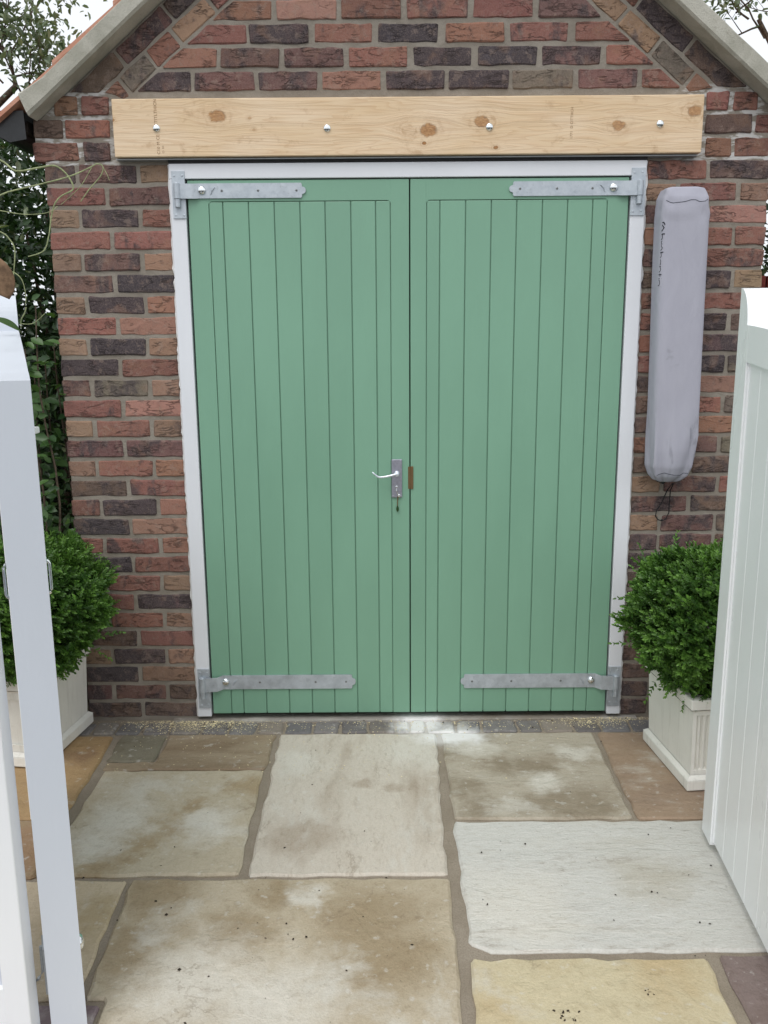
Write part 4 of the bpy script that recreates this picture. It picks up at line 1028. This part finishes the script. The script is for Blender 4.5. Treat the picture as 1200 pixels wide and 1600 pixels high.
# ------------------------------------------------------------------ greenery left of the garage
def branchy(b, p, d, L, r, depth, tips, rng):
    pts = [Vector(p)]; dd = Vector(d).normalized()
    n = 5
    for i in range(n):
        dd = (dd+Vector(rng.normal(size=3))*.16+Vector((0, 0, .05))).normalized(); pts.append(pts[-1]+dd*L/n)
    b.tube(pts, list(np.linspace(r, r*.55, n+1)), 6, cap=False)
    if depth == 0: tips.append((pts[-1], dd)); tips.append((pts[-2], dd)); return
    for k in range(rng.integers(2, 4)):
        i = rng.integers(2, n+1); nd = (dd+Vector(rng.normal(size=3))*.75).normalized()
        branchy(b, pts[i], nd, L*rng.uniform(.5, .75), r*.5, depth-1, tips, rng)
    branchy(b, pts[-1], dd, L*.7, r*.55, depth-1, tips, rng)
def tree(name, base, trunk_pts, r0, branches, label, leafn, size, seed, mat='tree', spread=.07):
    rng = np.random.default_rng(seed); t = thing(name, label, 'tree', base)
    b = MB(); b.tube(trunk_pts, list(np.linspace(r0, r0*.45, len(trunk_pts))), 8); b.build('trunk', M['bark'], t)
    b = MB(); tips = []
    for p, d, L in branches: branchy(b, p, d, L, .0055, 3, tips, rng)
    b.build('branches', M['bark'], t)
    P = []; D = []
    for p, d in tips:
        k = rng.integers(max(1, leafn//2), leafn+1)
        for _ in range(k):
            P.append(np.array(p)+rng.normal(size=3)*spread*np.array([1, 1, .8])); D.append(np.array(d)*.5+rng.normal(size=3)*.8+np.array([0, 0, .1]))
    P = np.array(P); D = np.array(D)
    leafcloud(P, D, rng.normal(size=P.shape)+np.array([0, 0, 1.2]), rng.uniform(size*.7, size*1.2, len(P)), .45, .1, M[mat], 'crown', t)
    return t
T0 = onY(0, 60, 1.6); 
tb = [onY(36, 150, 1.6), onY(15, 90, 1.6), onY(-20, 60, 1.6)]
base_l = (-2.9, 1.6, 0)
brs = [(onY(36,150,1.6), (-.3, 0, 1), .32), (onY(15,88,1.6), (.4, .1, .5), .26), (onY(20,120,1.6), (.9, 0, .25), .20), (onY(-25,60,1.6), (.3, .1, 1), .40), (onY(5,130,1.6), (-.6, 0, .5), .4), (onY(30,150,1.6), (.5, 0, .4), .16),
       (onY(-30,130,1.6), (.5, 0, .2), .35), (onY(10,60,1.6), (-.1, 0, 1), .35), (onY(45,160,1.6), (.3, -.1, .8), .18)]
tree('tree', base_l, [base_l, (-2.75, 1.6, 1.2), (-2.45, 1.6, 2.1), tuple(onY(-20,180,1.6)), tuple(onY(25,135,1.6)), tuple(onY(15,88,1.6)), tuple(onY(-20,50,1.6))], .026, brs, 'sparse leafy tree against the white sky at the upper left, above the garage eaves', 4, .042, 5)
T1 = [onY(1215, 90, 1.8), onY(1175, 40, 1.8)]
base_r = (2.35, 1.8, 0)
tree('tree', base_r, [base_r, (2.30, 1.8, 1.5), tuple(onY(1230, 120, 1.8)), tuple(onY(1185, 30, 1.8))], .024,
     [(onY(1195,60,1.8), (-.6, 0, .8), .30), (onY(1170,30,1.8), (-.8, 0, .5), .22), (onY(1150,20,1.8), (.6, 0, .5), .22), (onY(1215,60,1.8), (.2, 0, 1), .3), (onY(1190,40,1.8), (-.9, .1, -.1), .26)],
     'thin twiggy tree behind the right slope of the garage roof', 3, .040, 11)
# dense evergreen hedge filling the gap between gate and wall
hb = thing('hedge', 'dark dense evergreen hedge between the left gate and the brick wall', 'hedge', (-1.9, 1.4, 0))
n = 56000
P = np.stack([RNG.uniform(-3.4, -1.36, n), RNG.uniform(.5, 2.3, n), RNG.random(n)**.8*2.85], 1)
keep = np.array([noise.noise(Vector(p)*2.3) > -.30 and p[2] < 1.5+(p[1]+3.25)*(.222+.03*noise.noise((p[0]*3, p[1]*3, 0))) for p in P])
P = P[keep]; n = len(P)
leafcloud(P, RNG.normal(size=(n, 3))+np.array([0, -.6, .1]), RNG.normal(size=(n, 3))*.7+np.array([0, -.6, .9]), RNG.uniform(.030, .058, n), .5, .1, M['hedge'], 'foliage', hb, shape=6)
b = MB()
for i in range(16):
    x = -3.3+i*.125; b.tube([(x, 1.3, 0), (x+random.uniform(-.1, .1), 1.3, 1.0), (x+random.uniform(-.2, .2), 1.3, 2.1)], [.02, .014, .006], 5)
b.build('stems', M['bark'], hb)
# climber with upright stems and bigger leaves beside the wall
cb = thing('climbing_plant', 'leafy climber with upright stems beside the left end of the brick wall', 'climbing plant', (-1.42, -.02, 0))
b = MB(); P = []; D = []
stems = [(x, y) for x in np.linspace(-1.70, -1.29, 9) for y in (-.03, .12)]
for (x, y) in stems:
    top = random.uniform(1.35, 1.62); pts = []
    for k in range(12):
        z = top*k/11; pts.append((x+.035*noise.noise((x*9, y*9, z*2)), y+.04*noise.noise((x*9, y*9+5, z*2)), z))
    b.tube(pts, list(np.linspace(.006, .0025, 12)), 5)
    for k in range(60):
        z = random.uniform(.25, top+.03); i = min(11, int(z/top*11)); p = np.array(pts[i]); p[2] = z
        P.append(p+RNG.normal(size=3)*np.array([.03, .04, .0])); D.append([random.uniform(-1, 1), random.uniform(-1, .3), random.uniform(-.5, .5)])
b.build('stems', M['bark'], cb)
P = np.array(P); leafcloud(P, np.array(D), RNG.normal(size=P.shape)*.4+np.array([0, -.8, .8]), RNG.uniform(.035, .068, len(P)), .55, .08, M['ivy'], 'foliage', cb)
# fence behind, closing the gap
fb = thing('timber_fence', 'dark timber fence behind the hedge left of the garage', 'fence', (-2.4, 2.5, 0))
for i in range(14): MB().box((-3.9+i*.18, 2.5, 0), (-3.9+i*.18+.172, 2.52, 1.5), .003).build('board', M['soffit'], fb)
rf = thing('timber_fence', 'red stained timber fence just visible beyond the right end of the brick wall', 'fence', (2.0, .7, 0))
for i in range(8): MB().box((1.34+i*.15, .70, 0), (1.34+i*.15+.144, .72, 1.74), .003).build('board', M['wood'], rf)
rh = thing('hedge', 'green shrub showing beyond the right end of the brick wall above the red fence', 'hedge', (2.2, 1.9, 0))
n = 22000; P = np.stack([RNG.uniform(1.45, 3.0, n), RNG.uniform(1.6, 2.4, n), RNG.uniform(.0, 2.75, n)], 1)
P = P[np.array([noise.noise(Vector(p)*2.6) > -.3 for p in P])]
leafcloud(P, RNG.normal(size=P.shape), RNG.normal(size=P.shape)+np.array([0, -.5, 1]), RNG.uniform(.03, .06, len(P)), .5, .1, M['hedge'], 'foliage', rh)

# pale shoots arching in over the wall from the left
vn = thing('climbing_vine', 'pale green twining shoots arching from the left across the brick wall', 'vine', (-1.45, -1.0, 0))
VY = -.95
def shoot(pl, r0, r1, depth=0.):
    ctrl = [Vector(onY(x, y, VY+dy)) for x, y, dy in pl]
    pts = []
    for i in range(len(ctrl)-1):
        p0, p1, p2, p3 = ctrl[max(i-1, 0)], ctrl[i], ctrl[i+1], ctrl[min(i+2, len(ctrl)-1)]
        for t in np.linspace(0, 1, 6, endpoint=False):
            pts.append(.5*((2*p1)+(p2-p0)*t+(2*p0-5*p1+4*p2-p3)*t*t+(3*p1-p0-3*p2+p3)*t**3))
    pts.append(ctrl[-1]); MB().tube(pts, list(np.linspace(r0, r1, len(pts))), 7).build('shoot', M['vine'], vn, smooth=True)
shoot([(-60,230,0),(0,250,0),(25,267,0),(60,262,.02),(85,259,.03),(102,270,.04),(113,287,.04),(113,297,.04),(95,307,.04),(85,320,.04),(80,340,.05),(76,370,.05),(68,392,.05),(44,401,.05)], .0026, .0014)
shoot([(-60,330,0),(5,303,0),(20,298,0),(70,286,0),(110,275,.02),(140,262,.03),(152,256,.03),(161,261,.03),(157,275,.03),(140,295,.03),(126,315,.03)], .0020, .0012)
shoot([(161,261,.03),(167,272,.03),(171,282,.03)], .0009, .0006); shoot([(143,262,.03),(128,288,.03),(112,305,.04),(95,320,.04)], .0010, .0006)
shoot([(-60,318,0),(0,329,0),(40,335,0),(75,332,.01),(90,322,.02)], .0014, .0007)
shoot([(-50,345,0),(0,362,0),(15,374,0),(23,390,0),(22,420,0),(20,446,0)], .0019, .0013)
shoot([(2,424,0),(20,425,0),(34,437,0),(40,460,0),(40,478,0)], .0015, .0009)
shoot([(41,480,0),(38,490,0),(33,500,0),(33,512,0)], .0016, .0012); shoot([(33,506,0),(52,505,0),(70,490,0)], .0011, .0007)
MB().tube([(-1.5, -1.0, 0), (-1.46, -1.0, .8), (-1.38, -.97, 1.5), tuple(onY(-60, 230, VY))], [.009, .007, .005, .0026], 7).build('stem', M['vine'], vn)
# big leaves lying on the gate top and the curled brown leaf
def big_leaf(name, c, d, nrm, L, w, mat):
    c = Vector(c); d = Vector(d).normalized(); s = d.cross(Vector(nrm)).normalized(); u = s.cross(d); V = []; Fc = []; m = 10
    for i in range(m+1):
        t = i/m; ww = w*math.sin(math.pi*t**.8)**.8 if 0 < t < 1 else .0005
        for k in (-1, -.5, 0, .5, 1): V.append(c+d*L*t+s*ww*k+u*(abs(k)*ww*.35-.25*L*(t-.5)**2))
    for i in range(m):
        for k in range(4): a = i*5+k; Fc.append((a, a+1, a+6, a+5))
    o = obj(name, V, Fc, mat, vn, smooth=True)
    at = o.data.attributes.new('tint', 'FLOAT', 'POINT'); at.data.foreach_set('value', [.8]*len(V)); 
    md = o.modifiers.new('thickness', 'SOLIDIFY'); md.thickness = .0006
    return o
a, b2 = onY(33, 515, VY), onY(-14, 494, VY-.05); big_leaf('leaf', a, b2-a, (0, -.7, .7), float(np.linalg.norm(b2-a)), .012, M['ivy'])
a, b2 = onY(9, 531, VY), onY(-14, 541, VY-.05); big_leaf('leaf', a, b2-a, (0, -.7, .7), float(np.linalg.norm(b2-a)), .007, M['ivy'])
a, b2 = onY(14, 466, VY-.1), onY(-12, 398, VY-.08); big_leaf('dead_leaf', a, b2-a, (.3, -1, .3), float(np.linalg.norm(b2-a))*1.05, .030, M['dead'])

# ------------------------------------------------------------------ crumbs and sawdust on the paving
def flakes(name, n, fx, mat, smin, smax, label, th=.5):
    V = []; Fc = []
    for i in range(n):
        x, y = fx(); s = smin+(smax-smin)*random.random()**2.2; a = random.uniform(0, 6.28); b_ = a+random.uniform(1.3, 2.2); e = random.uniform(.35, 1.)
        c = np.array([x, y, .0015]); k = len(V); h = s*th*random.uniform(.4, 1.)
        u = np.array([math.cos(a), math.sin(a), 0])*s/2; w = np.array([math.cos(b_), math.sin(b_), 0])*s/2*e
        V += [c-u, c+w, c+u, c-w, c+np.array([0, 0, h])]; Fc += [(k, k+1, k+4), (k+1, k+2, k+4), (k+2, k+3, k+4), (k+3, k, k+4)]
    obj(name, V, Fc, mat, None, kind='stuff', label=label, category=name.replace('_', ' '))
def fx_saw():
    r = random.random()
    if r < .45: return random.gauss(-.78, .13), -.03-abs(random.gauss(0, .045))
    if r < .65: return random.gauss(.80, .10), -.02-abs(random.gauss(0, .04))
    if r < .9: return random.uniform(-1.15, 1.1), -.03-abs(random.gauss(0, .06))
    return random.uniform(-1.1, .5), -random.uniform(.03, .5)
flakes('sawdust', 3200, fx_saw, M['saw'], .0022, .0085, 'pale sawdust and chips scattered along the threshold', .35)
def fx_cr():
    r = random.random()
    if r < .35: return random.uniform(-1.05, 1.0), -random.uniform(.03, 1.6)
    if r < .6: return random.uniform(-1.0, 1.0), -.03-abs(random.gauss(0, .06))
    if r < .7: return random.gauss(.36, .015), random.gauss(-1.565, .012)
    if r < .75: return random.gauss(.56, .006), random.gauss(-1.495, .006)
    if r < .85: return random.uniform(.2, .9), random.uniform(-1.33, -.8)
    return random.uniform(-.75, .1), random.uniform(-1.6, -1.05)
flakes('leaf_crumbs', 230, fx_cr, M['crumb'], .0018, .011, 'dark crumbs of leaf and soil scattered on the paving', .5)
